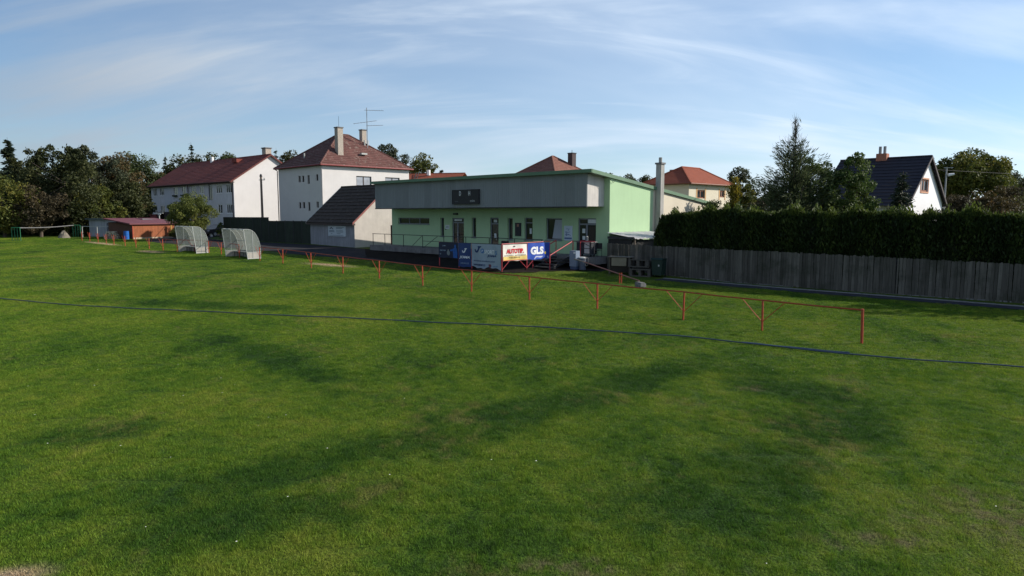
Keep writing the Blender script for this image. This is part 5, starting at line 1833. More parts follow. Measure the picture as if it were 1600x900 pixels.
def apartment():
    ang = math.atan2(-.669, .743)
    root = thing('apartment_house', 'long two storey pale apartment house with dark red gable roof', 'house', -39.55, 98.0, ang)
    L, D = 29.9, 11.4
    ze, zr = 9.15, 12.9
    up = [(27.47, 29.2), (24.5, 26.36), (19.1, 20.6), (16.0, 17.5), (12.37, 14.15), (9.64, 11.12), (3.61, 5.53), (0.62, 2.45)]
    lo = [(27.7, 29.3), (24.6, 26.46), (19.1, 20.6), (16.0, 17.5), (12.37, 14.15), (9.64, 11.12), (3.77, 5.23), (0.67, 2.51)]
    ops = [(L - b, L - a, 7.15, 8.5) for a, b in up] + [(L - b, L - a, 4.22, 5.6) for a, b in lo]
    stair = [(L - 23.2, L - 22.1, 5.78, 7.18), (L - 8.1, L - 6.73, 6.2, 8.6)]
    wallm = mat('apartment_render', (0.58, 0.57, 0.60), 0.9, 0.1, 0.6, 0.15, 30, streak=0.06)
    obj('front_wall', MB().wall((-L, 0), U, NI, L, 1.2, ze, ops + stair, 0.2), wallm, root)
    for q in ops:
        window(root, (-L, 0), U, NI, *q, fm=frame_white, gm=glass, mull=3 if q[1] - q[0] > 1.7 else 2, depth=0.07, fw=0.12, sill=frame_white)
    for q in stair:
        window(root, (-L, 0), U, NI, *q, fm=frame_grey, gm=glass, mull=2, depth=0.1, fw=0.08)
    obj('gable_wall', MB().quad((0, 0, 1.2), (0, D, 1.2), (0, D, ze), (0, D / 2, zr - .05), (0, 0, ze)), white_wall, root)
    obj('gable_wall', MB().quad((-L, 0, 1.2), (-L, D, 1.2), (-L, D, ze), (-L, D / 2, zr - .05), (-L, 0, ze)), white_wall, root)
    obj('rear_wall', MB().quad((-L, D, 1.2), (0, D, 1.2), (0, D, ze), (-L, D, ze)), white_wall, root)
    r, (X0, X1, Y0, Y1, zE, cy) = gable_roof(root, -L, 0, 0, D, ze, zr, red_tile, 0.35, 0.6, 16, 0.04)
    obj('gutter', MB().tube((X0, Y0 - .06, zE - .02), (X1, Y0 - .06, zE - .02), 0.09, 6), mat('gutter_brown', (0.06, 0.035, 0.03)), r)
    obj('eaves', MB().box(X0 + .05, X1 - .05, Y0 + .05, -.004, zE - .16, zE - .05), frame_dark, r)
    b = MB()
    for ya in (Y0, Y1):
        b.prism([(ya, zE - .2), (ya, zE + .05), (cy, zr + .05), (cy, zr - .2)], lambda y, z: (X1, y, z), lambda y, z: (X1 + .05, y, z))
    obj('barge_board', b, mat('barge_brown', (0.13, 0.04, 0.035)), r)
    c = obj('chimney', MB().box(-2.6, -1.5, cy + .2, cy + 1.1, 11.6, 13.9), brick_m, root)
    obj('chimney_cap', MB().box(-2.7, -1.4, cy + .1, cy + 1.2, 13.903, 14.05), concrete, c)
    obj('roof_vent', MB().tube((-18.2, cy - .3, 12.4), (-18.2, cy - .3, 13.5), 0.28, 10), frame_white, root)
    obj('roof_hatch', MB().box(-8.4, -6.9, cy - 1.7, cy - .6, 12.0, 12.55), red_tile, root)
    for x in (-15.0, -0.25):
        obj('downpipe', MB().tube((x, -.1, 1.3), (x, -.1, 8.8), 0.06, 6).tube((x, -.1, 8.8), (x + .2, -.6, zE - .05), 0.06, 6), mat('gutter_brown', (0.06, 0.035, 0.03)), root)
    obj('flower_box', MB().box(-20.6, -19.1, -.3, -.065, 6.95, 7.2), mat('plants_dark', (0.03, 0.04, 0.02)), root)
    obj('flower_box', MB().box(-17.5, -16.0, -.3, -.065, 6.95, 7.2), mat('plants_dark', (0.03, 0.04, 0.02)), root)
    obj('entrance_canopy', MB().box(-23.9, -20.9, -1.5, -.003, 4.3, 4.5).box(-23.9, -23.8, -1.5, -.003, 1.2, 4.297).box(-21.0, -20.9, -1.5, -.003, 1.2, 4.297), frame_dark, root)
    obj('entrance_door', MB().box(-23.0, -21.6, -.06, -.004, 1.3, 3.6), frame_dark, root)
    obj('painted_panel', MB().box(-25.0 + .6, -21.5, -.02, -.004, 5.4, 8.9), mat('panel_blue_grey', (0.55, 0.56, 0.60), 0.9, 0.05), root)


apartment()


def green_board_fence():
    a, c = Vector((-32.9, 78.3)), Vector((-20.6, 70.1))
    d = (c - a); Ld = d.length; d.normalize()
    root = thing('board_fence', 'tall dark green board fence along the access road', 'fence', a.x, a.y, math.atan2(d.y, d.x))
    gm = mat('dark_green_boards', (0.022, 0.030, 0.022), 0.8, 0.25, 2.0, streak=0.2, rnd=0.2)
    n = 11
    for k in range(n):
        s0 = Ld * k / n; s1 = Ld * (k + 1) / n
        y = a.y + d.y * (s0 + s1) / 2
        zt = 3.78 if k < 6 else 3.45
        b = MB().box(s0 + .03, s1 - .03, 0, .05, zg(y) - .1, zt)
        for q in range(5):
            x = s0 + .1 + (s1 - s0 - .2) * (q + .5) / 5
            b.box(x - .015, x + .015, -.012, -.001, zg(y) - .05, zt - .03)
        obj('panel', b, gm, root)
        obj('post', MB().box(s0 - .028, s0 + .028, -.03, .08, zg(y) - .1, zt + .04), dark_metal, root)
    obj('cap_rail', MB().box(0.03, Ld * 6 / n - .03, -.03, .09, 3.782, 3.83), dark_metal, root)


green_board_fence()


def small_things_left():
    # utility pole before the gable
    t = thing('utility_pole', 'dark wooden utility pole before the white gable wall', 'pole', -30.6, 84.2)
    obj('pole', MB().tube((0, 0, 1.2), (0, 0, 8.7), 0.17, 8, 0.13), mat('pole_wood', (0.16, 0.12, 0.10), 0.9, 0.2), t)
    obj('cap', MB().tube((0, 0, 8.702), (0, 0, 9.0), 0.2, 8, 0.1), dark_metal, t)
    obj('bracket', MB().tube((-.25, 0, 8.3), (.45, 0, 8.3), 0.05, 6).tube((.4, 0, 8.3), (.4, 0, 8.55), 0.07, 6), galv, t)
    # grey shed
    ang = math.radians(-20)
    t = thing('grey_shed', 'low pale grey shed with a wide dark opening at the woods edge', 'shed', -53.9, 87.4, ang)
    z = ZB[t.name]
    gm = mat('shed_grey', (0.30, 0.32, 0.36), 0.9, 0.15, 1.0, streak=0.1)
    obj('front_wall', MB().wall((0, 0), U, NI, 9.3, z - .1, 3.45, [(3.0, 6.0, z + .35, 3.05)], 0.3), gm, t)
    obj('opening', MB().box(3.0, 6.0, .3, .35, z + .35, 3.05), black, t)
    obj('side_wall', MB().quad((0, 0, z - .1), (0, 5, z - .1), (0, 5, 3.3), (0, 0, 3.45)).quad((9.3, 0, z - .1), (9.3, 5, z - .1), (9.3, 5, 3.3), (9.3, 0, 3.45)).quad((0, 5, z - .1), (9.3, 5, z - .1), (9.3, 5, 3.3), (0, 5, 3.3)), gm, t)
    obj('roof', MB().prism([(-.4, 3.47), (5.3, 3.27), (5.3, 3.4), (-.4, 3.62)], lambda y, zz: (-.2, y, zz), lambda y, zz: (9.5, y, zz)), mat('shed_roof', (0.10, 0.13, 0.14), 0.8, 0.2), t)
    # brown shed
    ang = math.radians(59) - math.pi / 2 + math.pi / 2
    t = thing('brown_shed', 'orange brown boarded shed with a flat purple red roof', 'shed', -43.8, 79.2, math.radians(59))
    z = ZB[t.name]
    ob = mat('orange_boards', (0.26, 0.085, 0.035), 0.8, 0.15, 3.0, streak=0.12, rnd=0.1)
    Ls = 5.5
    for k in range(30):
        x0 = Ls * k / 30
        obj('board', MB().box(x0 + .004, x0 + Ls / 30 - .004, 0, .03, z + .2, 2.95), ob, t)
    obj('corner_post', MB().box(-.08, 0, -.03, .08, z, 2.98), red_paint, t)
    obj('corner_post', MB().box(Ls - .9, Ls - .72, -.04, -.003, z + .2, 2.95).box(Ls - .1, Ls + .08, -.04, -.003, z + .2, 2.95), mat('shed_yellow_post', (0.33, 0.19, 0.05)), t)
    obj('brace', MB().tube((2.2, -.05, z - .2), (4.0, -.05, 2.8), 0.03, 5), frame_brown, t)
    obj('sill_beam', MB().box(-.05, Ls + .05, -.03, .06, z - .1, z + .197), mat('sill_pale', (0.36, 0.30, 0.22)), t)
    obj('left_wall', MB().quad((-.05, 0, z - .1), (-.05, 5.0, z - .1), (-.05, 5.0, 3.2), (-.05, 0, 2.95)), mat('shed_dark_boards', (0.10, 0.05, 0.035), 0.9, 0.2, 3), t)
    obj('rear_wall', MB().quad((-.05, 5, z - .1), (Ls, 5, z - .1), (Ls, 5, 3.2), (-.05, 5, 3.2)).quad((Ls, 0.04, z - .1), (Ls, 5, z - .1), (Ls, 5, 3.2), (Ls, .04, 2.95)), mat('shed_dark_boards', (0.10, 0.05, 0.035)), t)
    obj('roof', MB().prism([(-.25, 2.955), (5.3, 3.55), (5.3, 3.68), (-.25, 3.10)], lambda y, zz: (-.5, y, zz), lambda y, zz: (Ls + .45, y, zz)), mat('shed_roof_red', (0.14, 0.045, 0.055), 0.6, 0.15, 1.2), t)
    # barrel, firewood
    t = thing('blue_barrel', 'bright blue plastic barrel at the corner of the brown shed', 'barrel', -44.5, 79.0)
    z = ZB[t.name]
    b = MB()
    for k in range(3):
        b.tube((0, 0, z + .3 * k), (0, 0, z + .3 * k + .27), 0.29, 14); b.tube((0, 0, z + .3 * k + .27), (0, 0, z + .3 * (k + 1)), 0.305, 14)
    obj('body', b, mat('blue_plastic', (0.02, 0.12, 0.42), 0.4, 0.1), t)
    obj('lid', MB().tube((0, 0, z + .902), (0, 0, z + .95), 0.27, 14), mat('blue_plastic', (0.02, 0.12, 0.42)), t)
    t = thing('firewood_pile', 'pile of pale split firewood between the two sheds', 'firewood', -46.6, 79.9)
    z = ZB[t.name]
    rq = random.Random(6)
    rows = [(0.10, 9), (0.28, 8), (0.46, 7), (0.64, 6), (0.80, 5)]
    for zz, n in rows:
        for k in range(n):
            x = (k - n / 2) * .2 + rq.uniform(-.03, .03)
            obj('log', MB().tube((x, -.25 + rq.uniform(-.1, .1), z + zz), (x, .3, z + zz), 0.09, 6), mat('log_wood', (0.42, 0.36, 0.27), 0.9, 0.3, 4, rnd=0.4), t)
    # floodlight posts
    t = thing('floodlight_post', 'thin pale post with a short cross arm behind the brown shed', 'lamp post', -45.2, 88.0)
    z = ZB[t.name]
    obj('pole', MB().tube((0, 0, z - .1), (0, 0, 4.3), 0.06, 6), galv, t)
    obj('arm', MB().box(-.5, .5, -.05, .05, 4.22, 4.34).box(-.15, .15, -.1, .1, 4.05, 4.217), galv, t)
    t = thing('thin_post', 'thin pale post rising behind the grey shed roof', 'post', -55.6, 92.5)
    z = ZB[t.name]
    obj('pole', MB().tube((0, 0, z - .1), (0, 0, 4.65), 0.08, 6), galv, t)
    obj('cap', MB().tube((0, 0, 4.652), (0, 0, 4.7), 0.1, 6), galv, t)
    # pale rail in front of the grey shed
    t = thing('pale_railing', 'low pale metal railing in front of the grey shed', 'railing', -53.0, 84.5, math.radians(-18))
    z = ZB[t.name]
    for x in (0, 2.4, 4.8):
        obj('post', MB().tube((x, 0, z - .1), (x, 0, z + 1.35), 0.045, 6), galv, t)
    obj('rail', MB().tube((-.05, 0, z + 1.35), (4.85, 0, z + 1.35), 0.035, 6), galv, t)
    t = thing('stake_sign', 'small pale board on a stake before the dark shed opening', 'sign board', -47.0, 83.0, math.radians(-20))
    z = ZB[t.name]
    obj('stake', MB().tube((0, 0, z - .1), (0, 0, 2.85), 0.04, 6), galv, t)
    obj('board', MB().box(-.3, .3, -.03, .03, 2.6, 2.95), frame_white, t)
    # practice goal frames seen end on, net between
    gp = mat('goal_green', (0.03, 0.17, 0.08), 0.5, 0.15)

    def goal(x, y, ang, label):
        t = thing('net_frame', label, 'net frame', x, y, ang, 'green net frames at the far pitch end')
        z = ZB[t.name]
        for k in range(4):
            obj('post', MB().tube((0.29 * k, 0, z - .1), (0.29 * k, 0, z + 1.48), 0.034, 7), gp, t)
        obj('top_bar', MB().tube((0, 0, z + 1.48), (.87, 0, z + 1.48), 0.04, 6), gp, t)
        return t
    goal(-55.0, 75.3, 0.1, 'green net frame at the left edge under the woods')
    goal(-54.6, 85.2, 0.1, 'green net frame beside the grey shed')
    t = thing('rolled_net', 'rolled pale net strung between the two green net frames', 'net', -54.1, 75.4)
    b = MB()
    pts = []
    for k in range(17):
        f = k / 16
        pts.append((-.1 - .3 * f, 9.8 * f, zg(75.4) + 1.45 + .12 * f - .09 * math.sin(math.pi * f)))
    b.path(pts, 0.05, 6)
    obj('roll', b, mat('net_grey', (0.16, 0.16, 0.16), 0.9, 0.3, 5), t)
    # rubble heap
    t = thing('gravel_heap', 'pale heap of gravel in the shade of the woods', 'heap', -54.0, 82.5)
    z = ZB[t.name]
    rng = np.random.default_rng(5)
    b = MB()
    n = 14
    rings = [(0.7, 0), (0.52, .35), (.34, .62), (.16, .85)]
    for r, h in rings:
        for k in range(n):
            a = 2 * math.pi * k / n
            rr_ = r * rng.uniform(.85, 1.15)
            b.v.append((rr_ * math.cos(a), rr_ * math.sin(a), z - .05 + h * rng.uniform(.85, 1.1)))
    b.v.append((0.1, 0, z + .95))
    for j in range(3):
        for k in range(n):
            k2 = (k + 1) % n
            b.f.append((j * n + k, j * n + k2, (j + 1) * n + k2, (j + 1) * n + k))
    for k in range(n):
        b.f.append((3 * n + k, 3 * n + (k + 1) % n, 4 * n))
    obj('mound', b, mat('gravel', (0.16, 0.14, 0.11), 0.95, 0.3, 6, 0.6, 20), t)
    # far little red roofed house
    t = thing('far_cottage', 'small far house with a red roof behind the brown shed', 'house', -60.4, 112, math.radians(40))
    z = ZB[t.name]
    obj('wall', MB().box(-2.0, 2.0, -1.8, 1.8, z, 2.75), white_wall, t)
    gable_roof(t, -2.0, 2.0, -1.8, 1.8, 2.75, 4.0, red_tile, n=8)
    # bollards
    for i, (x, y, lab) in enumerate(((-39.0, 87.0, 'left of two short white bollards beside the lit bush'), (-38.0, 86.6, 'right of two short white bollards beside the lit bush'))):
        t = thing('bollard', lab, 'bollard', x, y, 0, 'white bollards by the bush')
        z = ZB[t.name]
        obj('post', MB().tube((0, 0, z - .05), (0, 0, z + .55), .15, 10), frame_white, t)
        obj('cap', MB().tube((0, 0, z + .552), (0, 0, z + .62), .15, 10, .09), frame_white, t)


small_things_left()


def make_car(label, x, y, ang, paint):
    t = thing('parked_car', label, 'car', x, y, ang, 'cars parked before the apartment house')
    z = ZB[t.name] + .02
    prof = [(-2.05, .35), (-2.1, .62), (-1.95, .88), (-1.2, .96), (-.55, 1.40), (.85, 1.42), (1.55, 1.0), (2.0, .95), (2.08, .6), (2.0, .32)]
    lower = [(x_, z + min(zz, .98)) for x_, zz in prof]
    b = MB().prism(lower, lambda x_, zz: (x_, -.84, zz), lambda x_, zz: (x_, .84, zz))
    obj('body', b, paint, t)
    cab = [(-1.25, z + .955), (-.6, z + 1.40), (.85, z + 1.42), (1.5, z + .975)]
    b = MB()
    b.prism(cab, lambda x_, zz: (x_ * .97, -.78 + .14 * max(0, (zz - z - .96)) / .45, zz), lambda x_, zz: (x_ * .97, .78 - .14 * max(0, (zz - z - .96)) / .45, zz))
    obj('windows', b, glass, t)
    obj('roof', MB().box(-.5, .78, -.62, .62, z + 1.405, z + 1.45), paint, t)
    for px_ in (-1.3, 1.3):
        for sy in (-1, 1):
            w = obj('wheel', MB().tube((px_, sy * .70, z + .3), (px_, sy * .87, z + .3), .31, 16), black_rubber, t)
            obj('rim', MB().tube((px_, sy * .872, z + .3), (px_, sy * .885, z + .3), .2, 12), grey_metal, w)
    for sy in (-.62, .62):
        obj('headlight', MB().box(-2.11, -2.02, sy - .16, sy + .16, z + .64, z + .78), glass_lt, t)
        obj('tail_light', MB().box(2.0, 2.075, sy - .14, sy + .14, z + .7, z + .86), red_fresh, t)
    obj('bumper', MB().box(-2.16, -2.09, -.8, .8, z + .36, z + .56).box(2.06, 2.14, -.8, .8, z + .36, z + .56), dark_metal, t)
    obj('number_plate', MB().box(-2.175, -2.163, -.26, .26, z + .4, z + .5), frame_white, t)


make_car('black parked car behind the dugouts beside the bush', -37.6, 88.2, math.radians(58), mat('car_black', (0.012, 0.012, 0.016), 0.25, 0.1, spec=0.5))
make_car('blue grey parked car close to the apartment house wall', -38.4, 95.2, math.radians(64), mat('car_blue', (0.06, 0.075, 0.14), 0.25, 0.1, spec=0.5))


def right_houses():
    # white gable house with black roof
    root = thing('gable_house', 'white gabled house with a steep black roof behind the hedge', 'house', 32.95, 55.0, ANG)
    # local: gable wall in the plane x=0 running along y from -5 to 5.6
    ze, zr, L = 5.15, 8.75, 6.4
    y0, y1 = -4.9, 5.5
    cy = (y0 + y1) / 2
    wm = mat('bright_white_render', (0.74, 0.74, 0.76), 0.9, 0.05, 0.7, 0.1, 40)
    b = MB().wall((0, y0), US, NS, y1 - y0, 0.8, ze - 0.0, [(3.9, 5.5, 1.7, 3.4)], .18)
    b.quad((0, y0, ze), (0, y1, ze), (0, cy, zr - .05)) if False else None
    # gable triangle with the window opening
    wa, wb, za, zb = -1.24, 0.79, 5.95, 6.92
    sl = (zr - ze) / (cy - y0)
    zz = lambda y: ze + sl * (y - y0) if y < cy else ze + sl * (y1 - y)
    b.quad((0, y0, ze), (0, wa, ze), (0, wa, zz(wa))).quad((0, wb, ze), (0, y1, ze), (0, wb, zz(wb)))
    b.quad((0, wa, ze), (0, wb, ze), (0, wb, za), (0, wa, za)).quad((0, wa, zb), (0, wb, zb), (0, wb, zz(wb)), (0, cy, zr - .02), (0, wa, zz(wa)))
    for p, q in (((wa, za), (wb, za)), ((wb, za), (wb, zb)), ((wb, zb), (wa, zb)), ((wa, zb), (wa, za))):
        b.quad((0, p[0], p[1]), (0, q[0], q[1]), (-.18, q[0], q[1]), (-.18, p[0], p[1]))
    obj('gable_wall', b, wm, root)
    w = window(root, (0, 0), US, NS, wa, wb, za, zb, fm=frame_brown, gm=glass, mull=2, depth=.08, fw=.13)
    s = MB()
    tm = mat('window_surround', (0.52, 0.27, 0.17), 0.8, 0.1)
    s.obox((0, 0), US, (1, 0), wa - .16, wa - .003, 0.002, .03, za - .12, zb + .12).obox((0, 0), US, (1, 0), wb + .003, wb + .16, .002, .03, za - .12, zb + .12)
    s.obox((0, 0), US, (1, 0), wa, wb, .002, .03, zb + .003, zb + .12).obox((0, 0), US, (1, 0), wa, wb, .002, .05, za - .12, za - .003)
    obj('surround', s, tm, w)
    window(root, (0, y0), US, NS, 3.9, 5.5, 1.7, 3.4, fm=frame_brown, gm=glass, mull=2, depth=.1, fw=.12)
    obj('long_wall', MB().quad((-L, y0, .8), (0, y0, .8), (0, y0, ze), (-L, y0, ze)).quad((-L, y1, .8), (0, y1, .8), (0, y1, ze), (-L, y1, ze)).quad((-L, y0, .8), (-L, y1, .8), (-L, y1, ze), (-L, cy, zr - .05), (-L, y0, ze)), wm, root)
    r, (X0, X1, Y0, Y1, zE, cyy) = gable_roof(root, -L, 0, y0, y1, ze, zr, black_tile, .28, .55, 15, .035)
    b = MB()
    for ya in (Y0, Y1):
        b.prism([(ya, zE - .16), (ya, zE + .06), (cyy, zr + .06), (cyy, zr - .16)], lambda y, z: (X1, y, z), lambda y, z: (X1 + .05, y, z))
    obj('barge_board', b, frame_dark, r)
    obj('gutter', MB().tube((X0, Y1 + .05, zE), (X1, Y1 + .05, zE), .07, 6), frame_white, r)
    c = obj('chimney', MB().box(-3.75, -2.95, cy - .35, cy + .35, 8.2, 9.15), brick_red, root)
    obj('flue', MB().tube((-3.55, cy, 9.15), (-3.55, cy, 9.75), .12, 8).tube((-3.2, cy, 9.15), (-3.2, cy, 9.75), .12, 8), grey_metal, c)
    # lamp post by it
    t = thing('street_lamp', 'slim grey street lamp with white head beside the black roofed house', 'street lamp', 37.7, 60.0)
    z = ZB[t.name]
    obj('pole', MB().tube((0, 0, z - .1), (0, 0, 8.2), .09, 8, .06), mat('lamp_pole', (0.36, 0.37, 0.36)), t)
    obj('arm', MB().tube((-.25, 0, 8.15), (.5, -.1, 8.18), .03, 6), mat('lamp_pole', (0.36, 0.37, 0.36)), t)
    obj('lamp_head', MB().tube((.15, -.05, 7.55), (.62, -.1, 7.62), .13, 10, .09), frame_white, t)
    t = thing('power_line', 'thin overhead cable running right from the street lamp', 'cable', 37.7, 60.0)
    b = MB()
    for dz in (0,):
        pts = [(k * 3.2 - 8, k * 1.4 - 3, 8.15 + dz - .25 * math.sin(math.pi * k / 12)) for k in range(13)]
        b.path(pts, .010, 4)
    obj('cable', b, dark_metal, t)
    # small brick shed roof between
    t = thing('tiled_shed', 'small shed with orange tiles below the black roof', 'shed', 29.2, 53.0, ANG)
    z = ZB[t.name]
    obj('wall', MB().box(-4, 0, 0, 3, z, 3.2), wm, t)
    gable_roof(t, -4, 0, 0, 3, 3.2, 4.9, orange_tile, n=8)
    # orange roof house
    root = thing('orange_roof_house', 'cream house with a bright orange hipped roof', 'house', 19.24, 75.0, ANG)
    W, D = 5.6, 9.4
    ro = [(1.76, 3.46, 5.9, 6.85), (6.84, 7.98, 6.1, 6.88)]
    obj('side_wall', MB().wall((0, 0), US, NS, D, 1.0, 7.4, ro, .2), cream_wall, root)
    for q in ro:
        w = window(root, (0, 0), US, NS, q[0], q[1], q[2], q[3], fm=frame_brown, gm=glass, mull=2, depth=.1, fw=.14)
        s = MB()
        s.obox((0, 0), US, (1, 0), q[0] - .22, q[0] - .003, .002, .03, q[2] - .3, q[3] + .2).obox((0, 0), US, (1, 0), q[1] + .003, q[1] + .22, .002, .03, q[2] - .3, q[3] + .2)
        obj('surround', s, mat('ochre_surround', (0.55, 0.33, 0.16), 0.8, .1), w)
    obj('front_wall', MB().quad((-W, 0, 1), (0, 0, 1), (0, 0, 7.4), (-W, 0, 7.4)), cream_wall, root)
    obj('rear_wall', MB().quad((-W, D, 1), (0, D, 1), (0, D, 7.4), (-W, D, 7.4)).quad((-W, 0, 1), (-W, D, 1), (-W, D, 7.4), (-W, 0, 7.4)), cream_wall, root)
    hip_roof(root, -W, 0, 0, D, 7.48, 9.5, (3.1, 7.0), orange_tile, .5, 14, .03, frame_brown)
    obj('chimney', MB().box(-4.6, -4.0, 3.4, 4.0, 7.9, 9.3), mat('grey_chimney', (0.16, 0.15, 0.15)), root)
    # brown hipped roof behind the clubhouse
    root = thing('brown_roof_house', 'house with a weathered brown tiled pyramid roof behind the clubhouse', 'house', 4.9, 77.5, ANG)
    obj('wall', MB().box(-7.5, 0, 0, 7.5, 1, 8.2), cream_wall, root)
    hip_roof(root, -7.5, 0, 0, 7.5, 8.25, 11.0, (3.6, 3.9), brick_tile, .4, 14, .03, frame_dark)
    c = obj('chimney', MB().box(-2.65, -1.95, 5.2, 5.9, 8.8, 11.35), mat('dark_chimney', (0.07, 0.05, 0.05)), root)
    obj('chimney_cap', MB().box(-2.7, -1.9, 5.15, 5.95, 11.353, 11.45).tube((-2.3, 5.55, 11.45), (-2.3, 5.55, 11.8), .03, 5), dark_metal, c)
    # long orange roof behind the white house
    root = thing('long_roof_house', 'far low house with a long orange roof behind the white villa', 'house', -8.3, 99, math.radians(-14))
    obj('wall', MB().box(-16, 0, 0, 8, 1, 8.6), cream_wall, root)
    r, _ = gable_roof(root, -16, 0, 0, 8, 8.6, 10.2, orange_tile, .4, .4, 10)
    obj('roof_vent', MB().tube((-5.1, 3.2, 9.9), (-5.1, 3.2, 10.7), .28, 10), frame_white, root)
    obj('ladder', MB().tube((-6.4, .6, 9.0), (-7.3, 3.8, 10.35), .05, 4).tube((-6.0, .6, 9.0), (-6.9, 3.8, 10.35), .05, 4), dark_metal, root)


right_houses()


# ------------------------------------------------------------------ trees
def trees():
    FG = 'trees of the wood beyond the pitch'
    conifer('spruce_tree', 'tall dark spruce at the far left edge of the picture', -69.0, 95, 14.6, 3.4, 'conifer', 3000, .5, FG, 31)
    conifer('spruce_tree', 'small dark spruce tip between the wood trees at far left', -74.5, 107, 12.6, 2.0, 'conifer', 1500, .45, FG, 32)
    broad_tree('leafy_tree', 'olive green leafy tree in the sun at the left picture edge', 'tree', -62.6, 84.5, 9.2, 4.0, 'yellow', 3200, .36, .02, FG, 41, lumps=44)
    broad_tree('leafy_tree', 'rounded brown green tree low at the left wood edge', 'tree', -58.8, 85.5, 8.0, 3.3, 'brown', 2200, .36, .02, FG, 42)
    broad_tree('leafy_tree', 'tall dark tree with several pointed tops in the wood', 'tree', -62.3, 93, 13.4, 4.6, 'dark', 4600, .42, .03, FG, 43, columns=5, lumps=66)
    broad_tree('leafy_tree', 'broad dark tree in the middle of the wood', 'tree', -58.3, 90, 12.7, 4.2, 'dark', 4200, .40, .02, FG, 44, columns=4, lumps=60)
    broad_tree('leafy_tree', 'tall grey green tree right of the pointed dark trees', 'tree', -57.8, 95, 13.5, 4.0, 'grey', 4200, .40, .05, FG, 45, columns=3, lumps=54)
    broad_tree('leafy_tree', 'tree turning orange brown in autumn above the grey shed', 'tree', -57.0, 99, 13.2, 3.9, 'autumn', 3400, .42, .05, FG, 46)
    broad_tree('leafy_tree', 'low leafy olive tree behind the grey shed', 'tree', -55.6, 91.5, 8.2, 3.4, 'yellow', 2600, .36, .02, FG, 47)
    broad_tree('leafy_tree', 'dark hazel like tree standing behind the grey shed', 'tree', -54.2, 95.5, 9.6, 2.9, 'dark', 3000, .40, .02, FG, 48)
    broad_tree('leafy_tree', 'rounded pale green tree above the brown shed', 'tree', -68.2, 124, 15.6, 5.6, 'mid', 4000, .46, .03, FG, 49, lumps=44)
    broad_tree('leafy_tree', 'reddish brown tree at the left end of the apartment house', 'tree', -66.8, 129, 12.9, 4.4, 'autumn', 2800, .44, .03, FG, 50)
    broad_tree('leafy_tree', 'dark tree directly behind the brown shed', 'tree', -57.2, 103, 9.6, 3.2, 'dark', 2800, .42, .0, FG, 51)
    broad_tree('leafy_tree', 'dark leafy tree at the far left behind the spruce', 'tree', -78, 102, 11.5, 5.0, 'dark', 2600, .48, .0, FG, 52)
    broad_tree('leafy_tree', 'broad dark tree between the spruce and pointed trees', 'tree', -68.5, 101, 11.6, 4.4, 'dark', 2800, .46, .0, FG, 53)
    BG = 'trees behind the apartment house'
    for i, (x, y, zt, r, m, lab) in enumerate(((-66.5, 141, 16.6, 5, 'dark', 'dark broad tree left behind the apartment roof'), (-62.0, 140, 17.2, 5, 'dark', 'highest dark tree behind the apartment roof'),
                                              (-57.6, 140, 16.6, 4.6, 'mid', 'mid green tree right behind the apartment roof'))):
        broad_tree('leafy_tree', lab, 'tree', x, y, zt, r, m, 2600, .55, .1, BG, 60 + i)
    conifer('spruce_tree', 'thin spruce tip above the left apartment roof', -70.6, 141, 16.4, 1.8, 'conifer', 900, .5, BG, 64)
    conifer('spruce_tree', 'thin spruce above the middle of the apartment roof', -63.8, 138, 18.4, 1.5, 'conifer', 900, .5, BG, 65)
    conifer('spruce_tree', 'small spruce between the apartment house and white villa', -47.6, 140, 17.4, 1.8, 'conifer', 900, .5, BG, 66)
    VG = 'trees behind the white villa'
    broad_tree('leafy_tree', 'dark tree left behind the white villa roof', 'tree', -41.5, 130, 16.2, 3.6, 'dark', 2000, .5, .1, VG, 70)
    broad_tree('leafy_tree', 'lower dark tree touching the villa roof at its left', 'tree', -38.6, 131, 16.0, 3.0, 'mid', 1600, .5, .1, VG, 71)
    broad_tree('leafy_tree', 'tall grey green tree right behind the villa roof', 'tree', -21.9, 120, 17.0, 3.2, 'grey', 2300, .45, .2, VG, 72)
    broad_tree('leafy_tree', 'thin sparse grey tree beside the villa roof', 'tree', -18.9, 119, 15.6, 2.4, 'grey', 900, .4, .2, VG, 73)
    broad_tree('leafy_tree', 'olive tree turning yellow above the long orange roof', 'tree', -14.4, 112, 14.2, 2.9, 'yellow', 2000, .42, .2, VG, 74)
    broad_tree('leafy_tree', 'small dark tree top at the right end of the long orange roof', 'tree', -12.0, 114, 11.8, 1.6, 'dark', 800, .4, .2, VG, 75)
    CG = 'tree tops above the clubhouse roof'
    for i, (x, zt, r, lab) in enumerate(((19.8, 13.0, 3.0, 'first dark tree top above the clubhouse roof edge'), (23.6, 12.6, 3.0, 'middle grey tree top above the clubhouse roof edge'), (27.6, 12.2, 3.0, 'tree top left of the concrete chimney'))):
        broad_tree('leafy_tree', lab, 'tree', x, 140, zt, r, 'dark' if i != 1 else 'grey', 1300, .5, .2, CG, 80 + i)
    # right side gardens
    GG = 'garden trees behind the hedge'
    broad_tree('leafy_tree', 'small round dark tree beside the orange roof', 'tree', 30.5, 92, 10.8, 2.2, 'grey', 1600, .36, .2, GG, 90)
    conifer('golden_cypress', 'narrow golden yellow cypress above the hedge', 16.8, 52, 7.1, 0.85, 'gold', 2600, .16, GG, 91, up=.9, low=.02, power=.55, tint0=.35)
    broad_tree('garden_bush', 'yellow green bush beside the golden cypress', 'bush', 18.0, 52.5, 6.7, 1.3, 'yellow', 2600, .2, .02, GG, 92)
    broad_tree('garden_bush', 'dark rounded bush in front of the orange roofed house', 'bush', 15.1, 51.5, 5.5, 1.5, 'mid', 2600, .18, .02, GG, 93)
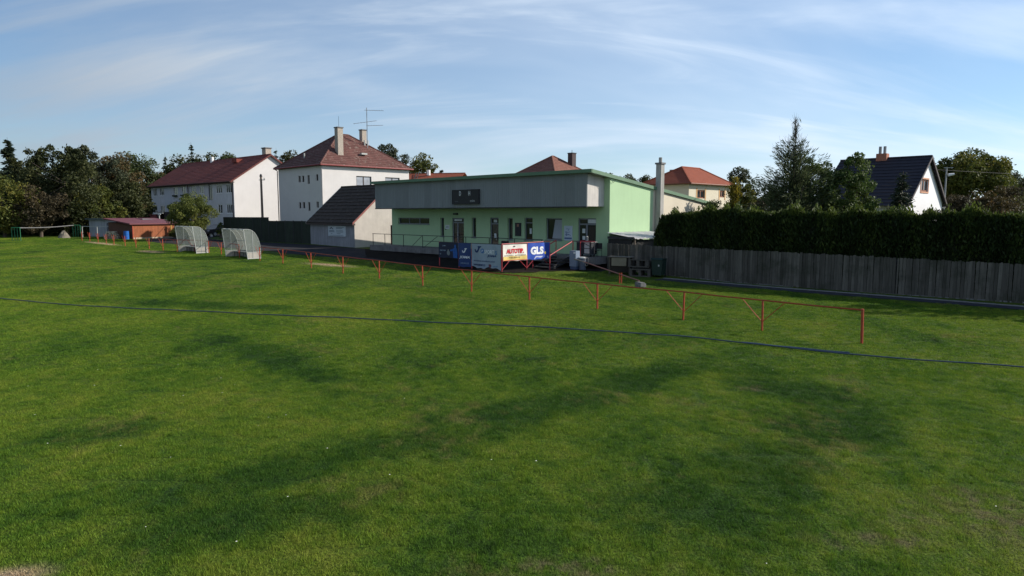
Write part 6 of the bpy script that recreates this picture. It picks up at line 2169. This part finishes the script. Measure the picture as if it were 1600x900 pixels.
    broad_tree('garden_bush', 'dark purple leaved shrub left of the tall larch', 'bush', 18.6, 50.0, 6.3, 1.5, 'brown', 2200, .18, .02, GG, 94)
    conifer('larch_tree', 'tall feathery larch with a thin bare top behind the hedge', 18.75, 46, 10.55, 2.75, 'larch', 17000, .13, GG, 95, wisp=.80, up=.45, low=.02, power=.80, twigs=True)
    broad_tree('leafy_tree', 'green tree growing into the right side of the larch', 'tree', 20.4, 46.6, 8.6, 1.5, 'green', 3600, .2, .05, GG, 96, lumps=30)
    broad_tree('leafy_tree', 'bright green tree with arching branches right of the larch', 'tree', 22.3, 45.5, 8.5, 1.9, 'green', 5200, .2, .02, GG, 97, lumps=46)
    broad_tree('garden_bush', 'lime green sunlit bush below the arching tree', 'bush', 23.1, 46.2, 6.2, 1.2, 'lime', 2400, .18, .02, GG, 98)
    conifer('spruce_tree', 'small dark spruce before the white gable wall', 24.9, 44, 6.9, 1.5, 'conifer', 3600, .18, GG, 99, low=.02)
    broad_tree('leafy_tree', 'big round tree with yellowing crown right of the street lamp', 'tree', 46.3, 70, 10.9, 4.2, 'yellow', 15000, .32, .0, GG, 100, lumps=64, trunk=.3)
    broad_tree('garden_bush', 'brown leaved shrub beside the street lamp', 'bush', 34.0, 52, 6.0, 1.7, 'brown', 2800, .2, .02, GG, 101)
    broad_tree('garden_bush', 'reddish brown shrub under the big yellowing tree', 'bush', 36.4, 52, 6.5, 1.8, 'autumn', 2800, .2, .02, GG, 102)
    broad_tree('garden_bush', 'dark olive shrub at the right end above the hedge', 'bush', 38.6, 53, 6.4, 1.8, 'brown', 2600, .2, .02, GG, 103)
    broad_tree('leafy_tree', 'thin grey tree far behind at the right edge', 'tree', 65.0, 90, 10.6, 2.6, 'grey', 1300, .36, .2, GG, 104)
    broad_tree('leafy_tree', 'sparse far tree cut by the right picture edge', 'tree', 69.0, 92, 9.6, 2.4, 'grey', 1100, .36, .1, GG, 105)
    conifer('spruce_tree', 'dark spruce cut off by the right picture edge', 34.6, 45, 6.6, 2.1, 'conifer', 3800, .2, GG, 106, low=.02)
    broad_tree('leafy_tree', 'leafy tree over the hedge beyond the right picture edge, shading the grass strip', 'tree', 27.6, 28.4, 8.9, 2.6, 'green', 3000, .26, .05, GG, 107)
    broad_tree('leafy_tree', 'second leafy tree over the hedge farther beyond the right picture edge', 'tree', 32.0, 25.2, 8.6, 2.6, 'green', 3000, .26, .05, GG, 108)
    # bush before the apartment house
    broad_tree('garden_bush', 'large round sunlit willow bush in front of the apartment house', 'bush', -36.0, 77.2, 6.7, 2.45, 'willow', 7000, .2, .02, None, 110, lumps=40)
    broad_tree('garden_bush', 'small yellow green shrub at the corner of the brown shed', 'bush', -40.4, 82.0, 2.4, .7, 'yellow', 700, .14, .02, None, 111, lumps=12)
    broad_tree('garden_bush', 'pale lime shrub at the left end of the board fence', 'bush', -35.1, 82.5, 3.4, .55, 'lime', 600, .14, .02, None, 112, lumps=12)
    # undergrowth and the far wood as masses
    rng = np.random.default_rng(77)
    n = 9000
    x = rng.uniform(-100, -56.5, n); y = 97 + rng.normal(0, 3.0, n) + 0.1 * (x + 60)
    z = 1.3 + rng.uniform(0, 1, n) ** 1.1 * (5.5 + 2 * np.sin(x * .45))
    o = leaf_object('undergrowth', np.c_[x, y, z], .55 * rng.uniform(.6, 1.3, n), rng.uniform(0, .6, n), LM['dark'], None, rng)
    tag(o, kind='stuff')
    n = 16000
    x = rng.uniform(-190, 210, n); y = 175 + rng.normal(0, 6, n)
    z = 1.8 + rng.uniform(0, 1, n) ** .9 * (6.0 + 2.2 * np.sin(x * .21) + 1.3 * np.sin(x * .57))
    o = leaf_object('far_woods', np.c_[x, y, z], 1.1 * rng.uniform(.6, 1.3, n), rng.uniform(.1, .7, n), LM['dark'], None, rng)
    tag(o, kind='stuff')


trees()
